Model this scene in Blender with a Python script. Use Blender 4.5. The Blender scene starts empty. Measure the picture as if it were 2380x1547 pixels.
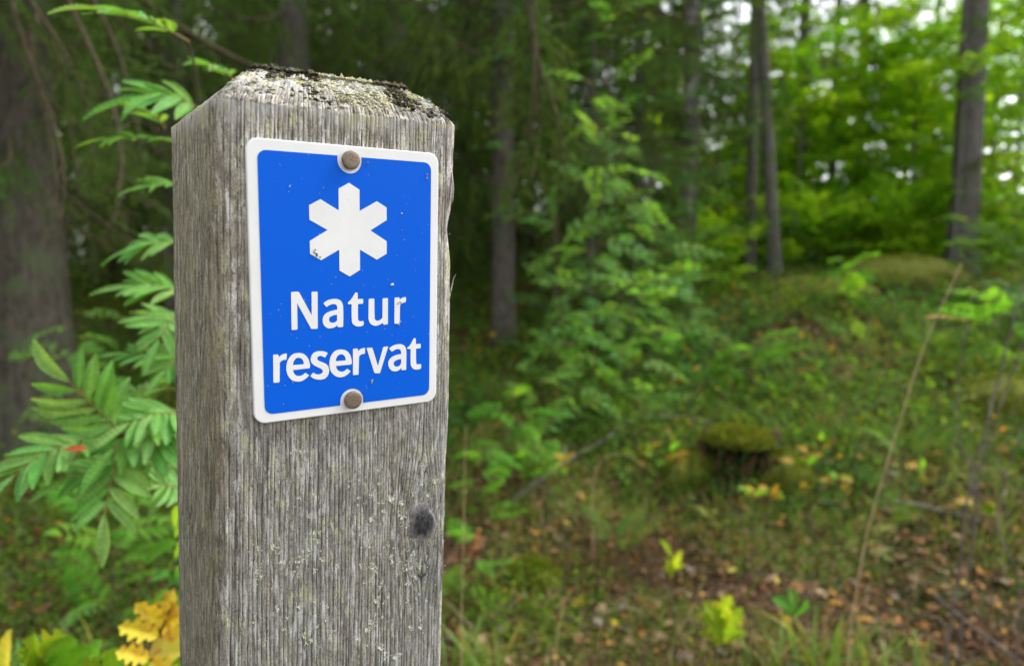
import bpy, math, random
import numpy as np
from mathutils import Vector, Matrix, Quaternion

random.seed(7)
RNG = np.random.default_rng(11)
SC = bpy.context.scene
COL = SC.collection

# ------------------------------------------------------------------ camera
CAM_Z = 1.10                       # eye height above the foot of the post
PITCH = math.radians(5.0)
FPX, CX, CY = 1619.0, 1190.0, 773.5   # focal length and centre of the photo at 2380 px width
cam_data = bpy.data.cameras.new('camera')
cam = bpy.data.objects.new('camera', cam_data)
COL.objects.link(cam)
cam.location = (0, 0, CAM_Z)
cam.rotation_euler = (math.radians(90) - PITCH, 0, 0)
cam_data.sensor_width = 36
cam_data.lens = 36 * FPX / 2380
cam_data.clip_start = 0.02
cam_data.clip_end = 1500
cam_data.dof.use_dof = True
cam_data.dof.focus_distance = 0.405
cam_data.dof.aperture_fstop = 5.4
SC.camera = cam

# ------------------------------------------------------------------ sky and sun (overcast)
SUN_EL, SUN_AZ = math.radians(50), math.radians(67)
world = bpy.data.worlds.new('World')
SC.world = world
world.use_nodes = True
nt = world.node_tree
nt.nodes.clear()
sky = nt.nodes.new('ShaderNodeTexSky')
sky.sky_type = 'NISHITA'
sky.sun_disc = False
sky.sun_elevation = SUN_EL
sky.sun_rotation = SUN_AZ
sky.air_density = 1.0
sky.dust_density = 1.5
sky.ozone_density = 1.0
hs = nt.nodes.new('ShaderNodeHueSaturation')
hs.inputs['Saturation'].default_value = 0.15
bg = nt.nodes.new('ShaderNodeBackground')
bg.inputs['Strength'].default_value = 0.15
wo = nt.nodes.new('ShaderNodeOutputWorld')
nt.links.new(sky.outputs[0], hs.inputs['Color'])
nt.links.new(hs.outputs[0], bg.inputs['Color'])
nt.links.new(bg.outputs[0], wo.inputs['Surface'])
sun_data = bpy.data.lights.new('sun', 'SUN')
sun_data.energy = 1.5
sun_data.angle = math.radians(25)
sun_data.color = (1.0, 0.98, 0.95)
sun = bpy.data.objects.new('sun', sun_data)
COL.objects.link(sun)
_sd = Vector((math.sin(SUN_AZ) * math.cos(SUN_EL), math.cos(SUN_AZ) * math.cos(SUN_EL), math.sin(SUN_EL)))
sun.rotation_mode = 'QUATERNION'
sun.rotation_quaternion = _sd.to_track_quat('Z', 'Y')
SC.view_settings.view_transform = 'Standard'
SC.view_settings.look = 'None'
SC.view_settings.exposure = 1.5
SC.view_settings.gamma = 1.0
SC.view_settings.use_curve_mapping = False
SC.render.engine = 'CYCLES'
SC.cycles.max_bounces = 8
SC.cycles.diffuse_bounces = 4
SC.cycles.transmission_bounces = 6
SC.cycles.use_denoising = True

# ------------------------------------------------------------------ helpers
def at(px, py, dist):
    """World point seen at pixel (px,py) of the 2380 px photo, `dist` metres in front of the camera along +Y."""
    dx, dy = (px - CX) / FPX, (py - CY) / FPX
    fy = math.cos(PITCH) - dy * math.sin(PITCH)
    fz = -math.sin(PITCH) - dy * math.cos(PITCH)
    k = dist / fy
    return Vector((dx * k, dist, CAM_Z + fz * k))

def norm(a):
    a = np.asarray(a, float)
    return a / (np.linalg.norm(a, axis=-1, keepdims=True) + 1e-12)

class MB:
    """Collects vertices and polygons and links them as one mesh object."""
    def __init__(s):
        s.v = []; s.f = []; s.n = 0
    def add(s, verts, faces, mat=0, col=(1, 1, 1), smooth=True):
        verts = np.asarray(verts, np.float32).reshape(-1, 3)
        faces = np.asarray(faces, np.int32)
        c = np.asarray(col, np.float32)
        if c.ndim == 1: c = np.tile(c[:3], (len(verts), 1))
        s.v.append((verts, c)); s.f.append((faces + s.n, mat, smooth)); s.n += len(verts)
    def mesh(s, name, mats):
        me = bpy.data.meshes.new(name)
        V = np.concatenate([a for a, _ in s.v]); C = np.concatenate([c for _, c in s.v])
        me.vertices.add(len(V)); me.vertices.foreach_set('co', V.ravel())
        loops = np.concatenate([f.ravel() for f, _, _ in s.f])
        tot = np.concatenate([np.full(len(f), f.shape[1], np.int32) for f, _, _ in s.f])
        mi = np.concatenate([np.full(len(f), m, np.int32) for f, m, _ in s.f])
        sm = np.concatenate([np.full(len(f), b, bool) for f, _, b in s.f])
        me.loops.add(len(loops)); me.loops.foreach_set('vertex_index', loops)
        me.polygons.add(len(tot))
        me.polygons.foreach_set('loop_start', np.concatenate([[0], np.cumsum(tot)[:-1]]).astype(np.int32))
        me.polygons.foreach_set('material_index', mi)
        me.polygons.foreach_set('use_smooth', sm)
        at_ = me.attributes.new('Col', 'FLOAT_COLOR', 'POINT')
        at_.data.foreach_set('color', np.concatenate([C, np.ones((len(C), 1), np.float32)], 1).astype(np.float32).ravel())
        for m in (mats if isinstance(mats, (list, tuple)) else [mats]): me.materials.append(m)
        me.update(calc_edges=True); me.validate()
        return me
    def build(s, name, mats, parent=None, loc=(0, 0, 0)):
        return put(name, s.mesh(name, mats), parent, loc)

def put(name, me, parent=None, loc=(0, 0, 0), quat=None, scale=None, kind=None):
    o = bpy.data.objects.new(name, me)
    COL.objects.link(o)
    o.parent = parent
    o.location = loc
    if quat is not None:
        o.rotation_mode = 'QUATERNION'; o.rotation_quaternion = quat
    if scale is not None:
        o.scale = (scale,) * 3 if isinstance(scale, (int, float)) else scale
    if kind: o['kind'] = kind
    return o

def tag(o, label=None, cat=None, group=None, kind=None):
    if label: o['label'] = label
    if cat: o['category'] = cat
    if group: o['group'] = group
    if kind: o['kind'] = kind
    return o

def empty(name, loc, label, cat, group=None):
    o = bpy.data.objects.new(name, None)
    COL.objects.link(o); o.location = loc; o.empty_display_size = 0.05
    return tag(o, label, cat, group)

def frame_quat(d, up):
    """Rotation whose X axis is d and whose Z axis is as near as possible to up."""
    x = Vector(d).normalized(); y = Vector(up).cross(x)
    if y.length < 1e-5: y = Vector((0, 1, 0)).cross(x)
    y.normalize(); z = x.cross(y)
    return Matrix((x, y, z)).transposed().to_quaternion()

def tube(pts, rad, sides=6, cap=True, rough=0.0, rng=RNG):
    pts = np.asarray(pts, float); n = len(pts)
    rad = np.broadcast_to(np.asarray(rad, float), (n,))
    t = norm(np.gradient(pts, axis=0))
    ref = np.array([0.0, 0, 1]) if abs(t[:, 2]).mean() < 0.8 else np.array([1.0, 0, 0])
    a = norm(np.cross(t, ref)); b = np.cross(t, a)
    ang = np.arange(sides) * 2 * np.pi / sides
    r = rad[:, None] * (1 + rough * rng.normal(size=(n, sides)))
    V = pts[:, None] + r[..., None] * (a[:, None] * np.cos(ang)[None, :, None] + b[:, None] * np.sin(ang)[None, :, None])
    i = np.arange(n - 1)[:, None] * sides + np.arange(sides)[None]
    j = np.arange(n - 1)[:, None] * sides + (np.arange(sides)[None] + 1) % sides
    F = np.stack([i, j, j + sides, i + sides], -1).reshape(-1, 4)
    return V.reshape(-1, 3), F

def vnoise(x, y, seed=0):
    """Smooth 2-D value noise in -1..1 for numpy arrays."""
    x = np.asarray(x, float); y = np.asarray(y, float)
    xi, yi = np.floor(x).astype(np.int64), np.floor(y).astype(np.int64)
    fx, fy = x - xi, y - yi
    fx = fx * fx * (3 - 2 * fx); fy = fy * fy * (3 - 2 * fy)
    def h(a, b):
        k = (a * 374761393 + b * 668265263 + seed * 974634777) & 0xffffffff
        k = ((k ^ (k >> 13)) * 1274126177) & 0xffffffff
        k = k ^ (k >> 16)
        return (k & 0xffff) / 32767.5 - 1
    return (h(xi, yi) * (1 - fx) + h(xi + 1, yi) * fx) * (1 - fy) + (h(xi, yi + 1) * (1 - fx) + h(xi + 1, yi + 1) * fx) * fy

def fbm(x, y, o=4, seed=0):
    r = 0; a = 1; s = 0
    for k in range(o):
        r = r + a * vnoise(x * 2 ** k, y * 2 ** k, seed + k * 7); s += a; a *= 0.5
    return r / s

# ------------------------------------------------------------------ materials
def mat_new(name):
    m = bpy.data.materials.new(name); m.use_nodes = True
    t = m.node_tree; t.nodes.clear()
    o = t.nodes.new('ShaderNodeOutputMaterial')
    return m, t, o

def N(t, typ, **kw):
    n = t.nodes.new(typ)
    for k, v in kw.items():
        if k.startswith('i_'): n.inputs[k[2:].replace('_', ' ')].default_value = v
        else: setattr(n, k, v)
    return n

def ramp(t, fac, stops):
    r = t.nodes.new('ShaderNodeValToRGB')
    els = r.color_ramp.elements
    while len(els) < len(stops): els.new(0.5)
    for e, (p, c) in zip(els, stops):
        e.position = p; e.color = (*c, 1) if len(c) == 3 else c
    t.links.new(fac, r.inputs[0])
    return r.outputs[0]

def mix(t, fac, a, b, mode='MIX'):
    m = t.nodes.new('ShaderNodeMix'); m.data_type = 'RGBA'; m.blend_type = mode
    for sock, v in ((m.inputs[0], fac), (m.inputs[6], a), (m.inputs[7], b)):
        if hasattr(v, 'links'): t.links.new(v, sock)
        elif isinstance(v, (int, float)): sock.default_value = v
        else: sock.default_value = (*v, 1)
    return m.outputs[2]

def coords(t, scale=(1, 1, 1), kind='Object'):
    tc = t.nodes.new('ShaderNodeTexCoord'); mp = t.nodes.new('ShaderNodeMapping')
    mp.inputs['Scale'].default_value = scale
    t.links.new(tc.outputs[kind], mp.inputs[0])
    return mp.outputs[0]

def noise(t, vec, scale, detail=4, rough=0.55, dist=0.0):
    n = N(t, 'ShaderNodeTexNoise'); n.inputs['Scale'].default_value = scale
    n.inputs['Detail'].default_value = detail; n.inputs['Roughness'].default_value = rough
    n.inputs['Distortion'].default_value = dist
    t.links.new(vec, n.inputs['Vector'])
    return n.outputs[0]

def leaf_mat(name, trans=0.45, gloss=0.5, tint=(1, 1, 1), vary=0.25, tcol=(1.5, 1.35, 0.5), blotch=None, bl=0.58):
    """Thin leaf: diffuse/gloss front plus light passing through; colour from 'Col' times tint."""
    m, t, o = mat_new(name)
    a = N(t, 'ShaderNodeAttribute', attribute_name='Col')
    oi = N(t, 'ShaderNodeObjectInfo')
    h = N(t, 'ShaderNodeHueSaturation')
    mr = N(t, 'ShaderNodeMapRange'); mr.inputs[3].default_value = 0.5 - 0.06 * vary; mr.inputs[4].default_value = 0.5 + 0.06 * vary
    mv = N(t, 'ShaderNodeMapRange'); mv.inputs[3].default_value = 1 - vary; mv.inputs[4].default_value = 1 + vary
    t.links.new(oi.outputs['Random'], mr.inputs[0]); t.links.new(mr.outputs[0], h.inputs['Hue'])
    nz = noise(t, coords(t), 9.0, 2)
    t.links.new(nz, mv.inputs[0]); t.links.new(mv.outputs[0], h.inputs['Value'])
    c0 = mix(t, 1.0, a.outputs['Color'], tint, 'MULTIPLY')
    if blotch:
        n2 = noise(t, coords(t), 5.0, 5)
        c0 = mix(t, ramp(t, n2, [(bl, (0, 0, 0)), (bl + .05, (1, 1, 1))]), c0, blotch)
    t.links.new(c0, h.inputs['Color'])
    p = N(t, 'ShaderNodeBsdfPrincipled'); p.inputs['Roughness'].default_value = gloss
    p.inputs['Specular IOR Level'].default_value = 0.16
    tr = N(t, 'ShaderNodeBsdfTranslucent')
    t.links.new(h.outputs[0], p.inputs['Base Color'])
    tc = mix(t, 1.0, h.outputs[0], tcol, 'MULTIPLY')
    t.links.new(tc, tr.inputs['Color'])
    ms = N(t, 'ShaderNodeMixShader'); ms.inputs[0].default_value = trans
    t.links.new(p.outputs[0], ms.inputs[1]); t.links.new(tr.outputs[0], ms.inputs[2])
    t.links.new(ms.outputs[0], o.inputs[0])
    return m

def solid_mat(name, c, rough=0.7, nscale=None, c2=None, bump=0.0, bscale=200, stretch=(1, 1, 1), spec=0.3):
    m, t, o = mat_new(name)
    p = N(t, 'ShaderNodeBsdfPrincipled'); p.inputs['Roughness'].default_value = rough
    p.inputs['Specular IOR Level'].default_value = spec
    v = coords(t, stretch)
    if c2 is None: p.inputs['Base Color'].default_value = (*c, 1)
    else: t.links.new(ramp(t, noise(t, v, nscale or 10, 6, 0.65), [(0.35, c), (0.65, c2)]), p.inputs['Base Color'])
    if bump:
        b = N(t, 'ShaderNodeBump'); b.inputs['Strength'].default_value = bump; b.inputs['Distance'].default_value = 0.01
        t.links.new(noise(t, v, bscale, 5), b.inputs['Height']); t.links.new(b.outputs[0], p.inputs['Normal'])
    t.links.new(p.outputs[0], o.inputs[0])
    return m

def col_mat(name, rough=0.8, bump=0.0, bscale=300):
    m, t, o = mat_new(name)
    p = N(t, 'ShaderNodeBsdfPrincipled'); p.inputs['Roughness'].default_value = rough
    p.inputs['Specular IOR Level'].default_value = 0.2
    a = N(t, 'ShaderNodeAttribute', attribute_name='Col')
    nz = noise(t, coords(t), bscale, 3)
    t.links.new(mix(t, 1.0, a.outputs['Color'], ramp(t, nz, [(0.3, (.72, .72, .72)), (0.7, (1.15, 1.15, 1.15))]), 'MULTIPLY'), p.inputs['Base Color'])
    if bump:
        b = N(t, 'ShaderNodeBump'); b.inputs['Strength'].default_value = bump; b.inputs['Distance'].default_value = 0.002
        t.links.new(nz, b.inputs['Height']); t.links.new(b.outputs[0], p.inputs['Normal'])
    t.links.new(p.outputs[0], o.inputs[0])
    return m

def bark_mat(name, c1, c2, c3=None, scale=14):
    """Furrowed bark stretched along the trunk, with a third colour for lichen or moss blotches."""
    m, t, o = mat_new(name)
    p = N(t, 'ShaderNodeBsdfPrincipled'); p.inputs['Roughness'].default_value = 0.9
    p.inputs['Specular IOR Level'].default_value = 0.15
    v = coords(t, (1, 1, 0.28))
    n1 = noise(t, v, scale * 3, 8, 0.7, 0.4)
    base = ramp(t, n1, [(0.32, c1), (0.68, c2)])
    if c3:
        n2 = noise(t, coords(t), scale * 0.45, 6, 0.7)
        base = mix(t, ramp(t, n2, [(0.5, (0, 0, 0)), (0.62, (1, 1, 1))]), base, c3)
    t.links.new(base, p.inputs['Base Color'])
    b = N(t, 'ShaderNodeBump'); b.inputs['Strength'].default_value = 0.9; b.inputs['Distance'].default_value = 0.02
    t.links.new(n1, b.inputs['Height']); t.links.new(b.outputs[0], p.inputs['Normal'])
    t.links.new(p.outputs[0], o.inputs[0])
    return m

M_LEAF = leaf_mat('leaf_bright', 0.6, 0.55)
M_LEAF_DARK = leaf_mat('leaf_shade', 0.35, 0.5)
M_ROWAN = leaf_mat('rowan_leaf', 0.42, 0.5, vary=0.35, blotch=(0.30, 0.22, 0.05), bl=0.69)
M_YELLOW = leaf_mat('autumn_leaf', 0.4, 0.55, vary=0.2, tcol=(1.2, 1.0, 0.5), blotch=(0.50, 0.24, 0.05), bl=0.60)
M_NEEDLE = leaf_mat('needles', 0.25, 0.6)
M_GRASS = leaf_mat('grass', 0.35, 0.5)
M_LITTER = col_mat('dry_leaf', 0.8, 0.3, 120)
M_TWIG = solid_mat('twig', (0.045, 0.036, 0.022), 0.9, 30, (0.11, 0.09, 0.055), spec=0.1)
M_STRAW = solid_mat('straw', (0.24, 0.17, 0.08), 0.7, 30, (0.42, 0.33, 0.16))
M_LIVETWIG = solid_mat('live_twig', (0.09, 0.065, 0.03), 0.8, 30, (0.19, 0.14, 0.07))
M_SPRUCE = bark_mat('spruce_bark', (0.05, 0.042, 0.035), (0.18, 0.155, 0.135), (0.11, 0.12, 0.08))
M_BIGSPRUCE = bark_mat('old_spruce_bark', (0.035, 0.030, 0.022), (0.12, 0.105, 0.082), (0.085, 0.10, 0.055))
M_BIRCH = bark_mat('birch_bark', (0.03, 0.027, 0.025), (0.20, 0.18, 0.17), (0.46, 0.43, 0.42), 7)
M_ASPEN = bark_mat('grey_bark', (0.06, 0.053, 0.048), (0.21, 0.19, 0.18), (0.10, 0.13, 0.06))
M_MOSS = solid_mat('moss', (0.05, 0.075, 0.006), 0.95, 25, (0.20, 0.21, 0.018), 1.0, 260)

# ================================================================== GROUND
def ground_z(x, y):
    x = np.asarray(x, float); y = np.asarray(y, float)
    sg = 1 / (1 + np.exp(-(x - 0.8) / 0.8))
    g = 0.15 * (y - 1.6) + sg * 0.06 * (y - 2.0)
    g = np.where(y < 1.6, 0.03 * (y - 1.6), g) + 0.0
    lim = 1.22
    g = lim - np.logaddexp(0, (lim - g) * 6) / 6 + 0.0 * g
    g = np.where(g < -0.3, -0.3, g)
    b = 0.10 * fbm(x * 0.9 + 3, y * 0.9, 4, 3) + 0.05 * fbm(x * 3.2, y * 3.2, 3, 9)
    far = np.clip((y - 10) / 30, 0, 1)
    return g + b * np.clip((np.hypot(x, y) - 0.3), 0, 1) + far * 0.8 * fbm(x * 0.06, y * 0.06, 3, 5)

def gz(x, y): return float(ground_z(x, y))

def ground_mat():
    m, t, o = mat_new('forest_floor')
    p = N(t, 'ShaderNodeBsdfPrincipled'); p.inputs['Roughness'].default_value = 0.95
    p.inputs['Specular IOR Level'].default_value = 0.1
    v = coords(t)
    n1 = noise(t, v, 22, 8, 0.7); n2 = noise(t, v, 1.3, 5, 0.65, 0.5)
    brown = ramp(t, n1, [(0.3, (0.020, 0.012, 0.007)), (0.5, (0.075, 0.04, 0.022)), (0.7, (0.17, 0.10, 0.055))])
    green = ramp(t, n1, [(0.3, (0.014, 0.024, 0.005)), (0.7, (0.075, 0.11, 0.02))])
    t.links.new(mix(t, ramp(t, n2, [(0.47, (0, 0, 0)), (0.6, (1, 1, 1))]), brown, green), p.inputs['Base Color'])
    b = N(t, 'ShaderNodeBump'); b.inputs['Strength'].default_value = 1; b.inputs['Distance'].default_value = 0.03
    t.links.new(n1, b.inputs['Height']); t.links.new(b.outputs[0], p.inputs['Normal'])
    t.links.new(p.outputs[0], o.inputs[0])
    return m

def build_ground():
    k = np.linspace(-1, 1, 321); xs = 60 * np.sinh(k * 5.2) / np.sinh(5.2) + 0.4
    xs = np.concatenate([[-400], xs, [400]])
    q = np.linspace(0, 1, 340); ys = -4 + 0.0 * q + 4.6 * q + 70 * (np.sinh(q * 5) / np.sinh(5)) ** 1.0
    ys = np.concatenate([[-300], ys, [400]])
    X, Y = np.meshgrid(xs, ys)
    Z = ground_z(X, Y)
    V = np.stack([X, Y, Z], -1).reshape(-1, 3)
    nx = len(xs)
    i = (np.arange(len(ys) - 1)[:, None] * nx + np.arange(nx - 1)[None]).ravel()
    mb = MB(); mb.add(V, np.stack([i, i + 1, i + 1 + nx, i + nx], 1))
    g = mb.build('ground', ground_mat()); g['kind'] = 'structure'
build_ground()

# ================================================================== POST
SIGN_O = Vector((-0.13436481, 0.35844331, 0.06787561 + CAM_Z))
U = Vector((0.8337164, 0.55197903, 0.01536587)).normalized()
NI = Vector((-0.55154969, 0.83108015, 0.07140534)).normalized()
UPV = U.cross(NI).normalized()
NI = UPV.cross(U).normalized()
SIGN_Q = Matrix((U, NI, UPV)).transposed().to_quaternion()
PLATE = 0.003
POST_O = SIGN_O + NI * PLATE

def post_local(w):
    d = Vector(w) + Vector((0, 0, CAM_Z)) - POST_O
    return np.array([d.dot(U), d.dot(NI), d.dot(UPV)])
FL = post_local((-0.14651303, 0.35250281, 0.08519477)); FR = post_local((-0.03258886, 0.42792963, 0.08728292))
FLB = post_local((-0.16384365, 0.36692267, -0.21650198)); FRB = post_local((-0.04621675, 0.44915511, -0.26502306))

def post_section(z):
    """Left and right x of the front face and the depth of the post at local height z."""
    tl = (FL[2] - z) / (FL[2] - FLB[2]); tr = (FR[2] - z) / (FR[2] - FRB[2])
    tl = np.where(tl > 1.15, 1.15 + (tl - 1.15) * 0.4, tl); tr = np.where(tr > 1.15, 1.15 + (tr - 1.15) * 0.4, tr)
    xl = FL[0] + (FLB[0] - FL[0]) * tl; xr = FR[0] + (FRB[0] - FR[0]) * tr
    d = 0.149 - 0.021 * np.clip(tl, 0, 1.1)
    return xl, xr, d

def wood_mat(name, knot=False):
    m, t, o = mat_new(name)
    p = N(t, 'ShaderNodeBsdfPrincipled'); p.inputs['Roughness'].default_value = 0.88
    p.inputs['Specular IOR Level'].default_value = 0.2
    a = N(t, 'ShaderNodeAttribute', attribute_name='Col')
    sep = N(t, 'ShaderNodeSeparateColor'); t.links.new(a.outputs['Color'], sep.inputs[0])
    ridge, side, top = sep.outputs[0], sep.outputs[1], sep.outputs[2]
    fine = noise(t, coords(t, (1, 1, 0.06)), 900, 5, 0.7)
    fib = noise(t, coords(t, (1, 1, 0.16)), 420, 8, 0.78)
    patch = noise(t, coords(t, (1, 1, 0.20)), 210, 7, 0.72, 0.1)
    tone = noise(t, coords(t, (1, 1, 0.35)), 22, 4, 0.6)
    speck = noise(t, coords(t, (1, 1, 0.45)), 900, 5, 0.75)
    base = ramp(t, fib, [(0.28, (0.055, 0.052, 0.045)), (0.40, (0.18, 0.17, 0.155)), (0.54, (0.31, 0.30, 0.28)), (0.70, (0.47, 0.46, 0.445))])
    stripe = noise(t, coords(t, (1, 1, 0.018)), 380, 3, 0.6)
    base = mix(t, 1.0, base, ramp(t, stripe, [(0.30, (0.45,) * 3), (0.46, (0.95,) * 3), (0.70, (1.25,) * 3)]), 'MULTIPLY')
    base = mix(t, ramp(t, tone, [(0.4, (0, 0, 0)), (0.7, (0.65,) * 3)]), base, mix(t, 1.0, base, (1.02, 0.93, 0.80), 'MULTIPLY'))
    # pale silvery flakes and greenish yellow algae films
    base = mix(t, ramp(t, patch, [(0.52, (0, 0, 0)), (0.58, (0.8,) * 3)]), base, (0.55, 0.54, 0.53))
    alg = noise(t, coords(t, (1, 1, 0.4)), 130, 8, 0.75)
    base = mix(t, ramp(t, alg, [(0.54, (0, 0, 0)), (0.62, (0.75,) * 3)]), base, (0.47, 0.47, 0.30))
    pink = noise(t, coords(t, (1.3, 1, 0.25)), 75, 4, 0.6)
    base = mix(t, ramp(t, pink, [(0.62, (0, 0, 0)), (0.70, (0.35,) * 3)]), base, (0.42, 0.30, 0.25))
    base = mix(t, ramp(t, speck, [(0.36, (0.85,) * 3), (0.44, (0, 0, 0))]), base, (0.05, 0.045, 0.04))
    crumb = noise(t, coords(t, (1, 1, 0.6)), 1500, 3, 0.7)
    base = mix(t, 1.0, base, ramp(t, crumb, [(0.35, (0.7,) * 3), (0.65, (1.25,) * 3)]), 'MULTIPLY')
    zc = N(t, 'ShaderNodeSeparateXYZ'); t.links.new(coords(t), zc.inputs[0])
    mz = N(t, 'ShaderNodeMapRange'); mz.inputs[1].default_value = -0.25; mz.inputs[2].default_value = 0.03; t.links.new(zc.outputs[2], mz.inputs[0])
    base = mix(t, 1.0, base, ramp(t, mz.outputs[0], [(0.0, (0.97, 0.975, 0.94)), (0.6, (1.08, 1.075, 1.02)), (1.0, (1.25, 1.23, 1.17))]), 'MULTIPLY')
    # darker colour in the grooves between the ridges of hard grain
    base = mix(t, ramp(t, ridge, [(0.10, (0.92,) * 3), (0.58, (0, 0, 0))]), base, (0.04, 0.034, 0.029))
    # the left face is darker and slightly browner
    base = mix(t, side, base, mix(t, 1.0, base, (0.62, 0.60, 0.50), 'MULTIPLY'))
    # crust of lichens on the sawn top bevels
    l1 = noise(t, coords(t), 60, 9, 0.70, 0.4); l2 = noise(t, coords(t, (1, 1, 1), 'Generated'), 11, 7, 0.7, 0.2)
    crust = ramp(t, l1, [(0.30, (0.05, 0.045, 0.038)), (0.37, (0.24, 0.22, 0.18)), (0.42, (0.38, 0.37, 0.34)), (0.51, (0.47, 0.46, 0.45)), (0.55, (0.48, 0.46, 0.27)), (0.72, (0.44, 0.40, 0.18))])
    crust = mix(t, ramp(t, l2, [(0.59, (0, 0, 0)), (0.63, (0.93,) * 3)]), crust, (0.030, 0.028, 0.024))
    base = mix(t, top, base, crust)
    t.links.new(base, p.inputs['Base Color'])
    b = N(t, 'ShaderNodeBump'); b.inputs['Strength'].default_value = 0.9; b.inputs['Distance'].default_value = 0.0006
    bb = N(t, 'ShaderNodeBump'); bb.inputs['Strength'].default_value = 0.8; bb.inputs['Distance'].default_value = 0.0009
    t.links.new(fine, b.inputs['Height']); t.links.new(fib, bb.inputs['Height']); t.links.new(b.outputs[0], bb.inputs['Normal'])
    t.links.new(bb.outputs[0], p.inputs['Normal'])
    t.links.new(p.outputs[0], o.inputs[0])
    return m
M_WOOD = wood_mat('weathered_wood')

KX, KZ = 0.0, 0.0
def plane_px(px, py, off=0.0):
    """Local (x, z) on the front face plane where the photo shows pixel (px,py)."""
    a = at(px, py, 1.0) - cam.location
    o = POST_O + NI * off - cam.location
    q = a * (o.dot(NI) / a.dot(NI)) + cam.location - POST_O
    return q.dot(U), q.dot(UPV)

RID = np.cumsum(RNG.uniform(0.0017, 0.0034, 500)); RH = RNG.uniform(0.35, 1.0, 500)
def ridge_profile(s):
    """0 in a groove .. 1 on a ridge, for perimeter coordinate s (m)."""
    i = np.clip(np.searchsorted(RID, s), 1, 498)
    w = RID[i] - RID[i - 1]; f = (s - RID[i - 1]) / w
    e = np.minimum(f, 1 - f) * w * 1000 / 0.55
    return np.clip(e, 0, 1) ** 0.7 * (0.55 + 0.45 * RH[i])

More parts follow.
